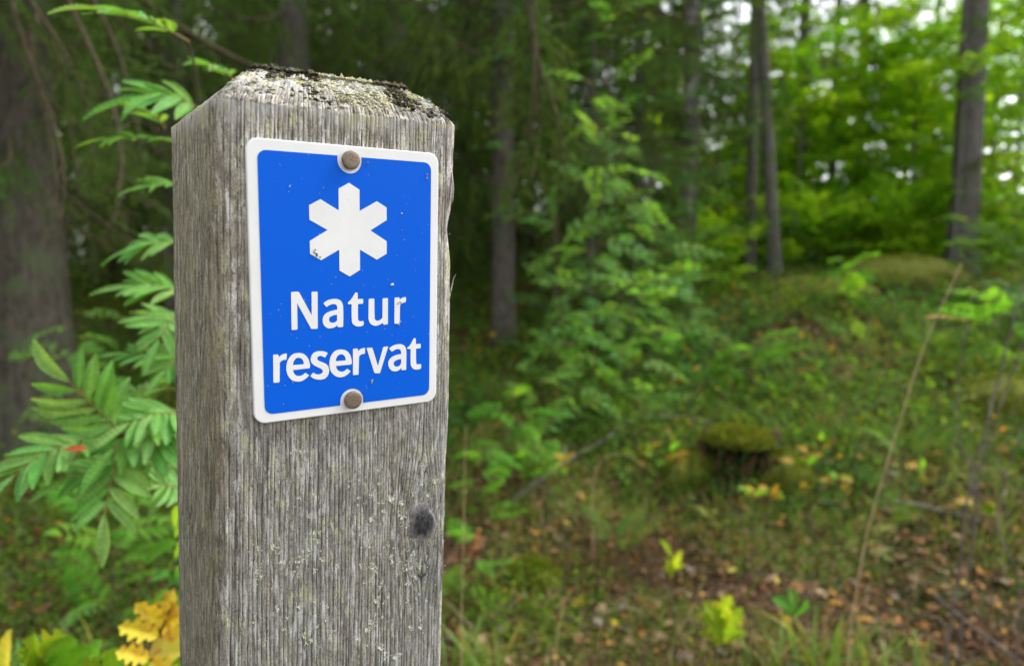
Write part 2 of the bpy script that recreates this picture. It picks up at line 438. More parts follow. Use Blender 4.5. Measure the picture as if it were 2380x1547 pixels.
def build_post():
    global KX, KZ
    KX, KZ = plane_px(982, 1213)
    foot = POST_O + UPV * 0
    # perimeter samples of the unit section: front (left to right), right, back, left
    rc = 0.045                                      # corner radius as a fraction of the width
    def side(n): return np.linspace(rc, 1 - rc, n)
    P = []
    def arc(cx, cy, a0, n): 
        for a in np.linspace(a0, a0 + math.pi / 2, n + 2)[1:-1]: P.append((cx + rc * math.cos(a), cy + rc * math.sin(a), math.cos(a), math.sin(a)))
    for v in side(330): P.append((v, 0, 0, -1))
    arc(1 - rc, rc, -math.pi / 2, 12)
    for v in side(60): P.append((1, v, 1, 0))
    arc(1 - rc, 1 - rc, 0, 4)
    for v in side(30)[::-1]: P.append((v, 1, 0, 1))
    arc(rc, 1 - rc, math.pi / 2, 8)
    for v in side(260)[::-1]: P.append((0, v, -1, 0))
    arc(rc, rc, math.pi, 16)
    P = np.array(P); m = len(P)
    fx, fy, nx, ny = P.T
    zb = -1.32
    zt = 0.0
    rows = np.concatenate([np.linspace(zb, -0.30, 50)[:-1], np.linspace(-0.30, 1.0, 330)])   # below frame, then 1.0 = eave
    V = []; C = []
    per = np.cumsum(np.hypot(np.diff(fx, append=fx[0]), np.diff(fy, append=fy[0]))) * 0.145 + 0.01
    zeave = FL[2] + (FR[2] - FL[2]) * fx
    def section(z, inset, bev):
        xl, xr, d = post_section(z)
        w = xr - xl
        X = xl + w * fx; Y = d * fy
        if bev > 0:
            cxm, cym = (xl + xr) / 2, d / 2
            X = cxm + (X - cxm) * (1 - 2 * inset / w); Y = cym + (Y - cym) * (1 - 2 * inset / d)
        # grain flows round the knot
        kd = np.where(ny < -0.5, 1.0, 0.0)
        dx, dz = X - KX, z - KZ
        r2 = (dx / 0.014) ** 2 + (dz / 0.030) ** 2
        warp = -0.012 * np.sign(dx) * np.exp(-r2 * 0.9) * kd * np.minimum(np.abs(dx) / 0.003, 1) 
        s = per + warp + 0.0012 * vnoise(per * 60, z * 9 + 0 * per, 2) + 0.0004 * vnoise(per * 300, z * 45, 4)
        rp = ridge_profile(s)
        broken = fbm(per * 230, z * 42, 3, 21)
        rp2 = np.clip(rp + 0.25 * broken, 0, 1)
        amp = np.where(ny < -0.5, 0.0009, 0.0006)
        fl = fbm(per * 420, z * 120, 3, 31)
        flt = np.clip(fbm(per * 26, z * 9, 3, 41) + 0.15, 0, 1)
        disp = amp * (rp2 - 0.7) + 0.0006 * fl * (0.4 + flt) + 0.0010 * fbm(per * 12, z * 6, 2, 51)
        # eroded right front corner
        zz = z - KZ
        er = 0.0026 * np.exp(-((z - z_er) / 0.013) ** 2) - 0.0010 * np.exp(-((z - z_er + 0.10) / 0.035) ** 2) + 0.0007 * (fbm(z * 60 + 0 * per, per * 4, 3, 8))
        c = np.clip((fx - 0.93) / 0.07, 0, 1) * np.clip(1 - fy * 3.5, 0, 1)
        disp = disp - er * c
        ckd = np.where((ny < -0.5), np.exp(-((fx - 0.060 - 0.004 * vnoise(z * 25, 0 * per, 6)) / 0.0045) ** 2), 0) * np.clip((z_er - 0.13 - z) / 0.10, 0, 1)
        disp = disp - 0.0018 * ckd; rp2 = rp2 * (1 - 0.85 * ckd)
        # soft crack beside the front left corner, opening downwards
        ck = np.exp(-((per - 0.0) / 0.0) ** 2) if False else 0
        X = X + nx * disp; Y = Y + ny * disp
        return X, Y, rp2
    z_er = plane_px(1056, 535)[1]
    for r in rows:
        z = r if r <= -0.3 else None
        if z is None:
            f = (r + 0.30) / 1.3
            zrow = -0.30 + (zeave + 0.30) * f
        else: zrow = np.full(m, z)
        X, Y, rp = section(zrow, 0, 0)
        V.append(np.stack([X, Y, zrow], 1))
        # lichen creeping down from the eave
        tp = np.clip(1 - (zeave - zrow) / (0.008 + 0.010 * fbm(per * 90, per * 0 + 3, 3, 61)), 0, 1) * 0.8
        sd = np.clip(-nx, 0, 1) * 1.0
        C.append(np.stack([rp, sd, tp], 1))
    H, W = 0.0215, 0.024
    for tt in np.linspace(0.03, 1, 40):
        zrow = zeave + H * tt + 0.0026 * fbm(per * 120, tt * 6 + 0 * per, 4, 71) * min(1, tt * 4) * np.where(nx < -0.5, 0.4, 1)
        X, Y, rp = section(zeave + 0 * tt, W * tt ** (1 + 0.45 * np.clip(-ny, 0, 1)), 1)
        dd = 0.0013 * fbm(per * 160, tt * 9 + 0 * per, 4, 81) * np.where(nx < -0.5, 0.3, 1)
        X = X + nx * dd; Y = Y + ny * dd
        V.append(np.stack([X, Y, zrow], 1))
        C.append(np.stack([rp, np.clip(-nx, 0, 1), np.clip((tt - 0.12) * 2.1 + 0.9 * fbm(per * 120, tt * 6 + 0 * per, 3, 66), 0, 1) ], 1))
    nr = len(V)
    Vv = np.concatenate(V); Cc = np.concatenate(C)
    ctr = V[-1].mean(0) + np.array([0, 0, 0.001])
    i = np.arange(nr - 1)[:, None] * m + np.arange(m)[None]
    j = np.arange(nr - 1)[:, None] * m + (np.arange(m)[None] + 1) % m
    F = np.stack([i, j, j + m, i + m], -1).reshape(-1, 4)
    mb = MB()
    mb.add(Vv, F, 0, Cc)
    last = V[-1]
    k = np.arange(m)
    mb.add(np.vstack([last, ctr[None]]), np.stack([k, (k + 1) % m, np.full(m, m)], 1), 0, (0.5, 0, 1))
    root = empty('wooden_post', (0, 0, 0), 'weathered grey wooden post, its sloping top crusted with lichen, carrying the blue sign', 'post')
    base = POST_O - UPV * 1.2
    root.location = base
    root.rotation_mode = 'QUATERNION'; root.rotation_quaternion = SIGN_Q
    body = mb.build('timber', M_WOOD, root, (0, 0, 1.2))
    return root
POST = build_post()
PZ = 1.2   # local height of the sign's top left corner above the empty

def front_y(x, z): return 0.0

# knots
def knot(cx, cy, cz, rx, rz, face='front'):
    V = []; n = 28; C = []
    rings = np.linspace(0, 1, 9)
    for r in rings:
        for k in range(n):
            a = 2 * math.pi * k / n
            wob = 1 + 0.22 * vnoise(a * 2.2, r * 2 + cx * 90, 5)
            x = rx * r * math.cos(a) * wob; z = rz * r * math.sin(a) * wob
            h = 0.0022 * (1 - r ** 2.2) - 0.0011 * float(r > 0.99) + 0.00025 * math.sin(r * 24) + 0.0004 * float(vnoise(x * 900, z * 700, 3))
            V.append((cx + x, cy - h, cz + z) if face == 'front' else (cx - h, cy + x, cz + z))
            C.append((1 - r,) * 3)
    F = [(i * n + k, i * n + (k + 1) % n, (i + 1) * n + (k + 1) % n, (i + 1) * n + k) for i in range(len(rings) - 1) for k in range(n)]
    mb = MB(); mb.add(V, F, 0, np.array(C))
    return mb
mK, tK, oK = mat_new('knot_wood')
pK = N(tK, 'ShaderNodeBsdfPrincipled'); pK.inputs['Roughness'].default_value = 0.75
aK = N(tK, 'ShaderNodeAttribute', attribute_name='Col')
nK = noise(tK, coords(tK, (1, 1, 0.7)), 420, 6, 0.7, 0.5)
cK = ramp(tK, nK, [(0.38, (0.006, 0.006, 0.008)), (0.56, (0.032, 0.031, 0.034)), (0.72, (0.13, 0.125, 0.13))])
cE = ramp(tK, nK, [(0.3, (0.10, 0.09, 0.09)), (0.65, (0.33, 0.31, 0.31))])
sK = N(tK, 'ShaderNodeSeparateColor'); tK.links.new(aK.outputs[0], sK.inputs[0])
tK.links.new(mix(tK, ramp(tK, sK.outputs[0], [(0.12, (0, 0, 0)), (0.50, (1, 1, 1))]), cE, cK), pK.inputs['Base Color'])
bK = N(tK, 'ShaderNodeBump'); bK.inputs['Distance'].default_value = 0.001; tK.links.new(nK, bK.inputs['Height']); tK.links.new(bK.outputs[0], pK.inputs['Normal'])
tK.links.new(pK.outputs[0], oK.inputs[0])
k1 = knot(KX, 0.0005, KZ + PZ, 0.0112, 0.0138).build('knot', mK, POST)
tag(k1, 'dark oval knot low on the right of the front face')
_xl, _xr, _d = post_section(plane_px(412, 975)[1])
_zk = plane_px(470, 1020)[1]
k2 = knot(float(_xl) + 0.0012, float(_d) - 0.010, _zk + PZ, 0.009, 0.021, 'side').build('knot', mK, POST)
tag(k2, 'long dark knot at the rear of the left face')

# splinters standing off the timber
def splinter(pts, w, th, mat=M_WOOD, col=(0.9, 0, 0)):
    pts = np.array(pts, float); n = len(pts); V = []; 
    for i, q in enumerate(pts):
        f = i / (n - 1); ww = w * math.sin(math.pi * min(0.98, 0.15 + 0.85 * f)) 
        V += [(q[0] - ww / 2, q[1], q[2]), (q[0] + ww / 2, q[1], q[2]), (q[0] + ww / 2, q[1] + th, q[2]), (q[0] - ww / 2, q[1] + th, q[2])]
    F = [(4 * i + k, 4 * i + (k + 1) % 4, 4 * i + 4 + (k + 1) % 4, 4 * i + 4 + k) for i in range(n - 1) for k in range(4)] + [(0, 1, 2, 3), (4 * n - 4, 4 * n - 1, 4 * n - 2, 4 * n - 3)]
    mb = MB(); mb.add(V, F, 0, col, False)
    return mb.build('splinter', mat, POST, (0, 0, PZ))
def fp(px, py, off=0.0):
    a = plane_px(px, py); return (a[0], off, a[1])
splinter([fp(1024, 1240, .0005), fp(1023, 1275, -.001), fp(1020, 1310, -.0022), fp(1019, 1350, -.0024), fp(1017, 1400, -.001), fp(1016, 1440, .0005)], 0.0040, 0.0008)
splinter([fp(1046, 700, .001), fp(1049, 670, -.0004), fp(1053, 645, -.0012), fp(1058, 636, -.0015)], 0.0006, 0.0005)
splinter([fp(555, 190, .0005), fp(553, 215, -.001), fp(554, 250, -.0024)], 0.0020, 0.0007)
splinter([fp(1053, 400, .001), fp(1053, 440, -.0002), fp(1052, 470, -.0006)], 0.0014, 0.0008)

# foliose lichens: little branched grey green rosettes, each one a part
M_LICHEN = solid_mat('lichen', (0.50, 0.53, 0.42), 0.9, 3, (0.74, 0.75, 0.64), 0.3, 9)
def lichen_mesh(seed):
    r = np.random.default_rng(seed); mb = MB()
    nl = r.integers(4, 8)
    for k in range(nl):
        a = r.uniform(0, 2 * math.pi); L = r.uniform(0.5, 1.0)
        c = np.array([0.0, 0.0]); pts = [c]; w = [0.16]
        for s in range(3):
            a += r.normal() * 0.5; c = c + np.array([math.cos(a), math.sin(a)]) * L / 3; pts.append(c); w.append(r.uniform(0.14, 0.30))
        for pth, ww in (((pts), w), ((pts[1], pts[1] + 0.4 * L * np.array([math.cos(a + 1.1), math.sin(a + 1.1)])), (0.15, 0.22))):
            V = []; n = len(pth)
            for i, (q, wi) in enumerate(zip(pth, ww)):
                nx_ = pth[min(i + 1, n - 1)] - pth[max(i - 1, 0)]; nx_ = nx_ / (np.linalg.norm(nx_) + 1e-9); s_ = np.array([-nx_[1], nx_[0]])
                lift = -(0.10 + 0.35 * (i / (n - 1)) ** 2 * r.uniform(0.3, 1.3))
                for sg, dy in ((-1, 0), (0, -0.07), (1, 0)):
                    p2 = q + s_ * sg * wi / 2; V.append((p2[0], lift + dy + 0.05 * abs(sg), p2[1]))
            F = [(3 * i + k2, 3 * i + k2 + 1, 3 * i + 4 + k2, 3 * i + 3 + k2) for i in range(n - 1) for k2 in range(2)]
            mb.add(V, F)
    return mb.mesh('lichen_flake', M_LICHEN)
LICH = [lichen_mesh(s) for s in range(9)]
clusters = [(695, 1050, 12, 8, 3), (640, 1270, 20, 10, 3), (600, 1275, 4, 4, 2), (710, 1290, 26, 22, 16), (740, 1250, 14, 16, 6), (690, 1335, 10, 6, 3), (668, 1305, 12, 8, 4),
            (860, 1150, 30, 40, 10), (885, 1200, 14, 22, 8), (905, 1165, 30, 20, 6), (930, 1205, 8, 22, 5), (850, 1260, 12, 14, 6), (905, 1280, 20, 25, 9), (860, 1310, 16, 26, 10), (940, 1330, 28, 26, 9),
            (880, 1385, 16, 30, 9), (870, 1440, 14, 26, 12), (875, 1500, 16, 20, 10), (905, 1525, 18, 12, 7), (960, 1310, 20, 50, 10), (760, 1400, 30, 60, 9), (740, 1470, 40, 40, 6), (990, 1100, 20, 60, 5),
            (820, 1120, 60, 30, 6), (730, 1160, 60, 60, 8), (960, 1420, 30, 70, 9), (605, 1330, 8, 20, 4), (660, 1420, 50, 60, 5), (850, 1350, 180, 180, 30), (800, 250, 200, 30, 8), (790, 300, 200, 10, 5)]
lr = random.Random(5)
for (px, py, sx, sy, n) in clusters:
    for _ in range(n):
        x_, z_ = plane_px(px + lr.gauss(0, sx * 0.6), py + lr.gauss(0, sy * 0.6))
        if x_ < float(FL[0]) + 0.008 or x_ > float(FR[0]) - 0.004: continue
        big = lr.random() < 0.12
        s_ = lr.uniform(0.0020, 0.0030) if big else lr.uniform(0.0007, 0.0019)
        put('lichen_flake', lr.choice(LICH), POST, (x_, -0.0003, z_ + PZ), Quaternion((0, 1, 0), lr.uniform(0, 6.28)), s_)

# the dust of smaller thalli between the rosettes
def lichen_dust():
    mb = MB(); r = np.random.default_rng(8); rr = random.Random(12)
    tri = np.array([(-1, 0, -.6), (1, 0, -.6), (0, 0, 1), (0, -.9, 0)]); f = np.array([(0, 1, 3), (1, 2, 3), (2, 0, 3)])
    for k in range(2600):
        px, py, sx, sy, n = rr.choice(clusters) if k % 3 else (790, 1250, 330, 420, 0)
        x_, z_ = plane_px(px + rr.gauss(0, sx * .8), py + rr.gauss(0, sy * .8))
        if x_ < float(FL[0]) + .006 or x_ > float(FR[0]) - .004 or (-.001 > z_ > -.152 and x_ < .111): continue
        if z_ > FL[2] - .004: continue
        s = rr.uniform(.0002, .00055); a = rr.uniform(0, 6.28); c, sn = math.cos(a), math.sin(a); T = tri * [rr.uniform(.6, 1.4), 1, rr.uniform(.6, 1.4)] * s
        V = np.stack([T[:, 0] * c - T[:, 2] * sn + x_, T[:, 1] + .0002, T[:, 0] * sn + T[:, 2] * c + z_], 1)
        mb.add(V, f, 0, np.array([(.56, .58, .47), (.50, .50, .34), (.60, .60, .56), (.40, .42, .34)][rr.randrange(4)]), False)
    o = mb.build('lichen_dust', col_mat('lichen_dust', .9), POST, (0, 0, PZ)); o['kind'] = 'stuff'
lichen_dust()

# crumbly crust of lichen and black moss along the top edges: too many grains to count
def crust():
    mb = MB(); r = np.random.default_rng(3)
    ico = np.array([(0, 0, 1), (.9, 0, .3), (.28, .85, .3), (-.72, .52, .3), (-.72, -.52, .3), (.28, -.85, .3), (0, 0, -.5)])
    fac = np.array([(0, 1, 2), (0, 2, 3), (0, 3, 4), (0, 4, 5), (0, 5, 1), (6, 2, 1), (6, 3, 2), (6, 4, 3), (6, 5, 4), (6, 1, 5)])
    pal = np.array([(0.42, 0.41, 0.24), (0.48, 0.45, 0.24), (0.44, 0.43, 0.40), (0.50, 0.49, 0.46), (0.035, 0.032, 0.026), (0.05, 0.045, 0.03), (0.10, 0.10, 0.03), (0.16, 0.14, 0.10)])
    W, H = 0.024, 0.0215
    for k in range(5200):
        u = r.random(); edge = r.random() < 0.38
        tt = min(1.0, r.beta(3.2, 1.3)) if not edge else 1.0
        sidef = r.random()
        if sidef < 0.93: # front bevel
            ww = W * tt ** 1.45; x = FL[0] + ww + (FR[0] - FL[0] - 2 * ww) * u; y = ww
            if u < 0.12 and r.random() < 0.6: continue
        else:            # right bevel
            ww = W * tt ** 1.45; x = FR[0] - ww; y = ww + (0.149 - 2 * ww) * u
        z = FL[2] + (FR[2] - FL[2]) * u + H * tt
        n_ = float(fbm(x * 55, y * 40 + z * 55, 3, 91))
        ci = r.integers(4, 8) if n_ > (0.26 - 0.32 * (u > 0.42) * edge) else r.choice([0, 1, 1, 0, 2, 3])
        s = r.uniform(0.0005, 0.0013) * (1.45 if edge else 1.0) * (1.35 if ci >= 4 else 1)
        sc = np.array([r.uniform(.7, 1.5), r.uniform(.7, 1.5), r.uniform(.5, 1.3)]) * s
        V = ico * sc * (1 + 0.25 * r.normal(size=(7, 1))) + np.array([x, y - 0.0002, z - 0.0004 + (r.uniform(0, 0.0010) if edge else 0)])
        mb.add(V, fac, 0, pal[ci] * r.uniform(0.75, 1.15), False)
    o = mb.build('lichen_crust', col_mat('crust', 0.95, 0.8, 900), POST, (0, 0, PZ)); o['kind'] = 'stuff'
    o['label'] = 'yellow, white and black crust along the top edge'
crust()

# ================================================================== SIGN
SIGN = empty('nature_reserve_sign', SIGN_O, 'blue and white nature reserve sign with snowflake emblem screwed to the post', 'sign')
SIGN.rotation_mode = 'QUATERNION'; SIGN.rotation_quaternion = SIGN_Q
def plastic(name, c, rough=0.35, dirt=(0.45, 0.43, 0.36)):
    m, t, o = mat_new(name)
    p = N(t, 'ShaderNodeBsdfPrincipled'); p.inputs['Roughness'].default_value = rough; p.inputs['Specular IOR Level'].default_value = 0.12
    n1 = noise(t, coords(t), 160, 6, 0.75); n2 = noise(t, coords(t), 35, 5, 0.6)
    c1 = mix(t, ramp(t, n1, [(0.69, (0, 0, 0)), (0.76, (0.5,) * 3)]), c, dirt)
    c1 = mix(t, ramp(t, n2, [(0.35, (0.10,) * 3), (0.6, (0, 0, 0))]), c1, tuple(0.8 * v for v in dirt))
    t.links.new(c1, p.inputs['Base Color'])
    b = N(t, 'ShaderNodeBump'); b.inputs['Strength'].default_value = 0.15; b.inputs['Distance'].default_value = 0.0004
    t.links.new(n2, b.inputs['Height']); t.links.new(b.outputs[0], p.inputs['Normal'])
    t.links.new(p.outputs[0], o.inputs[0])
    return m
M_WHITE = plastic('sign_white', (0.80, 0.80, 0.795), 0.38)
M_BLUE = plastic('sign_blue', (0.0, 0.108, 0.68), 0.6, (0.01, 0.15, 0.62))

def catmull(loop):
    """Closed loop of (x, y, corner) -> dense outline; spans that touch a corner on both sides stay straight."""
    n = len(loop); out = []
    for i in range(n):
        p0, p1, p2, p3 = loop[i - 1], loop[i], loop[(i + 1) % n], loop[(i + 2) % n]
        out.append((p1[0], p1[1]))
        if p1[2] and p2[2]: continue
        if math.dist(p1[:2], p2[:2]) < 0.6: continue
        a = p1 if p1[2] else p0; d = p2 if p2[2] else p3
        dl = math.dist(p1[:2], p2[:2])
        def tang(q0, q1, q2, cornerflag):
            if cornerflag: return None
            v = (q2[0] - q0[0], q2[1] - q0[1]); l = math.hypot(*v) + 1e-9
            return (v[0] / l * dl, v[1] / l * dl)
        t1 = tang(p0, p1, p2, p1[2]); t2 = tang(p1, p2, p3, p2[2])
        ch = (p2[0] - p1[0], p2[1] - p1[1])
        if t1 is None: t1 = (1.5 * ch[0] - 0.5 * t2[0], 1.5 * ch[1] - 0.5 * t2[1])
        if t2 is None: t2 = (1.5 * ch[0] - 0.5 * t1[0], 1.5 * ch[1] - 0.5 * t1[1])
        for k in range(1, 6):
            s = k / 6; h = (2 * s ** 3 - 3 * s * s + 1, s ** 3 - 2 * s * s + s, -2 * s ** 3 + 3 * s * s, s ** 3 - s * s)
            out.append(tuple(h[0] * p1[j] + h[1] * t1[j] + h[2] * p2[j] + h[3] * t2[j] for j in (0, 1)))
    return out

def flat_shape(name, loops, y_front, thick, mat, bevel=0.0, res=1):
    """Filled outline (mm, y down) in the sign plane, extruded; holes are the later loops."""
    cu = bpy.data.curves.new(name, 'CURVE'); cu.dimensions = '2D'; cu.fill_mode = 'BOTH'
    cu.extrude = max(thick / 2 - bevel, 0); cu.bevel_depth = bevel; cu.bevel_resolution = res
    if bevel: cu.offset = -bevel
    for lp in loops:
        sp = cu.splines.new('POLY'); sp.points.add(len(lp) - 1); sp.use_cyclic_u = True
        for q, (x, y) in zip(sp.points, lp): q.co = (x / 1000, -y / 1000, 0, 1)
    tmp = bpy.data.objects.new('tmp', cu); COL.objects.link(tmp)
    dg = bpy.context.evaluated_depsgraph_get()
    me = bpy.data.meshes.new_from_object(tmp.evaluated_get(dg))
    bpy.data.objects.remove(tmp)
    # curve XY plane -> sign XZ plane, facing -Y
    n = len(me.vertices); co = np.empty(n * 3, np.float32); me.vertices.foreach_get('co', co); co = co.reshape(-1, 3)
    co = np.stack([co[:, 0], y_front + thick / 2 - co[:, 2], co[:, 1]], 1)
    me.vertices.foreach_set('co', co.ravel().astype(np.float32))
    me.name = name; me.materials.clear(); me.materials.append(mat)
    for pl in me.polygons: pl.use_smooth = False
    me.update()
    return put(name, me, SIGN)

def rrect(x0, y0, x1, y1, r, n=8):
    out = []
    for cx_, cy_, a0 in ((x1 - r, y0 + r, -90), (x1 - r, y1 - r, 0), (x0 + r, y1 - r, 90), (x0 + r, y0 + r, 180)):
        for k in range(n + 1):
            a = math.radians(a0 + 90 * k / n); out.append((cx_ + r * math.cos(a), cy_ + r * math.sin(a)))
    return out
plate = flat_shape('plate', [rrect(0, 0, 109.3, 150, 6.2, 12)], 0.0, PLATE, M_WHITE, 0.0006, 3)
# blue panel with U shaped notches round the screws
X0, X1, Y0, Y1, R, SX, NR = 5.5, 104.3, 5.7, 145.2, 4.6, 54.5, 6.9
pan = []
for k in range(9): a = math.radians(180 + 90 * k / 8); pan.append((X0 + R + R * math.cos(a), Y0 + R + R * math.sin(a)))
for k in range(25): a = math.radians(180 - 180 * k / 24); pan.append((SX + NR * math.cos(a), 7.9 + NR * math.sin(a))) if k else pan.extend([(SX - NR, Y0), (SX - NR, 7.9)])
pan.append((SX + NR, Y0))
for k in range(9): a = math.radians(-90 + 90 * k / 8); pan.append((X1 - R + R * math.cos(a), Y0 + R + R * math.sin(a)))
for k in range(9): a = math.radians(0 + 90 * k / 8); pan.append((X1 - R + R * math.cos(a), Y1 - R + R * math.sin(a)))
pan.append((SX + NR, Y1))
for k in range(25): a = math.radians(0 - 180 * k / 24); pan.append((SX + NR * math.cos(a), 143.0 + NR * math.sin(a)))
pan.append((SX - NR, Y1))
for k in range(9): a = math.radians(90 + 90 * k / 8); pan.append((X0 + R + R * math.cos(a), Y1 - R + R * math.sin(a)))
flat_shape('blue_panel', [pan], -0.00018, 0.0002, M_BLUE)
FLAKE = [(53.9, 19.9), (59.95, 23.3), (59.95, 35.0), (70.2, 29.2), (76.15, 32.5), (76.15, 39.6), (66.3, 45.6), (76.15, 51.6), (76.15, 58.7), (70.1, 62.1), (59.95, 56.4), (59.95, 67.8), (53.9, 71.4), (47.95, 68.0), (47.95, 56.4), (37.7, 62.2), (31.6, 58.7), (31.6, 51.8), (41.5, 45.8), (31.6, 40.5), (31.6, 32.8), (37.8, 29.4), (47.95, 35.1), (47.95, 23.3)]
flat_shape('snowflake_emblem', [FLAKE], -0.00034, 0.00015, M_WHITE)
GLYPHS={
'N':['20.97,79.3c 21.32,79.01c 24.79,79.12c 25.31,79.44c 31.92,92.35c 32.1,79.65c 32.37,79.31c 35.06,79.39c 35.41,79.76c 35.17,99.65c 34.8,99.9c 31.74,99.85c 31.34,99.42c 24.09,85.25c 24.02,99.29c 23.7,99.71c 21.12,99.78c 20.78,99.36c'],
'a':['46.43,98.49c 46.42,99.41c 46.69,99.74c 49.18,99.85c 49.71,99.46c 49.83,88.8 49.34,86.26 47.72,84.37 44.94,83.72 41.71,84.15 39.49,85.19 38.71,85.97c 38.84,86.42c 40.09,87.96c 40.55,87.98c 42.13,87.01 43.98,86.59 45.6,86.93 46.28,87.96 46.44,89.79c 43.46,90.33 40.46,91.33 38.6,93.05 38.02,95.28 38.52,97.8 40.33,99.73 42.4,100.17 44.5,99.75','46.27,92.61c 43.66,93.08 42.03,93.9 41.55,95.24 42.22,96.65 43.6,97.09 45,96.89 46.23,95.95c'],
't':['52.64,86.16c 52.79,85.85c 54.08,84.84 55.77,82.6 56.83,80.89c 57.22,80.58c 57.94,80.56c 58.42,80.94c 58.53,84.32c 61.43,84.28c 61.77,84.67c 61.66,86.71c 61.32,87.07c 58.61,87.14c 58.54,95.22 58.92,96.64 59.98,97.16 61.44,97.01c 61.93,97.41c 61.92,98.91c 61.62,99.6c 59.96,100.06 57.54,99.83 55.39,98.31 54.83,95.95 54.87,87.17c 52.97,87c 52.64,86.62c'],
'u':['65.04,84.79c 65.43,84.43c 68.14,84.39c 68.48,84.73c 68.59,94.33 68.83,96.46 70.07,97.34 71.83,97.1 73.44,95.76c 73.56,84.78c 73.87,84.46c 76.54,84.41c 76.89,84.76c 76.87,99.52c 76.47,99.88c 74.34,99.91c 73.83,99.59c 73.58,98.77c 71.32,99.92 68.82,100.25 66.09,98.91 64.97,96.49 64.89,93.2'],
'r':['81.06,84.67c 81.37,84.35c 83.78,84.29c 84.15,84.54c 84.41,85.61c 85.85,84.7 87.93,84.2c 88.4,84.6c 88.31,86.86c 87.99,87.28c 86.38,87.6 84.98,88.17 84.52,89.59c 84.33,99.46c 83.97,99.78c 81.33,99.78c 80.97,99.37c'],
'r2':['10.65,112.89c 11,112.61c 13,112.64c 13.42,112.89c 13.69,114.11c 15.36,112.92 17.62,112.43c 17.91,112.86c 17.76,115.48c 17.45,115.86c 15.5,116.05 14.18,117.18 14.02,118.28c 13.7,127.66c 13.35,128.02c 10.77,128.02c 10.44,127.63c'],
'e':['29.73,125.88c 27.8,127.52 25.54,128.57 23.31,128.61 20.68,127.7 18.54,125.22 17.57,121.97 17.64,118.83 18.76,115.57 21,113.29 24.09,112.69 27.18,113.57 29.37,116.02 30.43,119.53 30.35,121.35c 30.07,121.79c 21.07,121.94c 21.64,123.94 23.38,125.48 25.16,125.56 26.51,125.1 27.64,124.16c 28,124.2c 29.64,125.5c','21.04,119.23c 21.57,117.16 22.7,115.68 24.26,115.36 25.8,115.94 26.79,117.48 27.02,119.23c'],
's':['40.49,114.19c 39.21,116.3c 38.84,116.45c 37.79,115.81 36.42,115.33 35.04,115.72 34.56,116.69 35.23,117.89 37.5,119.01 40.02,120.62 41.15,122.82 41.21,124.92 40.15,127.38 38.05,128.7 35.05,128.72 32.32,127.75 30.67,126.34c 30.76,125.98c 32.01,124.59c 32.47,124.54c 34.18,125.63 36.25,125.69 37.55,124.7 37.44,123.4 35.62,122.07 32.91,120.44 31.35,118.7 30.94,116.61 31.65,114.39 33.49,112.94 36.23,112.56 38.52,113.02 40.35,113.81c'],
'e2':['53.78,125.79c 51.98,127.37 49.81,128.48 47.43,128.57 44.84,127.61 42.52,125.04 41.58,121.93 41.63,118.68 42.65,115.52 45.02,113.16 48.33,112.68 51.41,113.53 53.54,115.95 54.52,119.33 54.5,121.31c 54.16,121.8c 45.24,121.89c 46.06,124.12 47.7,125.3 49.61,125.49 50.81,124.89 51.68,124.17c 52.11,124.26c 53.73,125.5c','45.18,119.18c 45.53,117.39 46.64,115.85 48.29,115.38 49.71,115.92 50.75,117.36 51.06,119.17c'],
'r3':['55.39,113.18c 55.74,112.83c 57.82,112.85c 58.21,113.11c 58.54,114.37c 60.11,113.26 62.32,112.77c 62.71,113.22c 62.59,115.74c 62.29,116.19c 60.33,116.5 59.2,117.36 58.94,118.52c 58.63,127.78c 58.28,128.13c 55.7,128.16c 55.26,127.83c'],
'v':['63.64,113.2c 64.04,112.95c 66.77,113.01c 67.26,113.34c 70.53,124.19c 73.8,113.5c 74.21,113.14c 76.5,112.98c 76.96,113.4c 71.89,128.25c 71.48,128.55c 68.8,128.34c 68.3,128c'],
'a2':['85.48,126.44c 85.48,127.58c 85.8,128.06c 88.23,128.24c 88.6,127.87c 88.67,116.35 88.03,114.34 86.44,112.74 83.83,112.21 80.98,112.58 78.66,113.53 77.73,114.28c 77.83,114.63c 79.07,116.18c 79.53,116.27c 81.49,115.3 83.31,115.05 84.88,115.81 85.36,118.3c 82.02,118.67 79.17,119.75 77.47,121.55 77.06,123.71 77.88,126.23 79.69,127.97 82.03,128.39 84.12,127.8','85.36,121.25c 82.54,121.6 80.88,122.58 80.46,123.77 81.24,125.17 82.65,125.69 84.37,125.26 85.32,123.71c'],
't2':['89.3,114.92c 89.4,114.59c 90.67,113.8 91.99,111.92 93.36,109.5c 93.9,109.24c 94.54,109.29c 94.92,109.76c 95.04,112.98c 97.9,112.99c 98.28,113.37c 98.18,115.35c 97.81,115.72c 95.11,115.72c 95.16,123.84 95.54,125.12 96.63,125.57 98.09,125.45c 98.64,126c 98.54,127.9c 98.17,128.42c 96.65,128.68 93.94,128.33 92.16,126.56 91.62,124.52 91.58,115.69c 89.62,115.54c'],
}
def parse(s):
    out = []
    for tok in s.split():
        c = tok.endswith('c'); x, y = tok.rstrip('c').split(','); out.append((float(x), float(y), 1 if c else 0))
    return out
for key, loops in GLYPHS.items():
    flat_shape('letter', [catmull(parse(l)) for l in loops], -0.00034, 0.00015, M_WHITE)
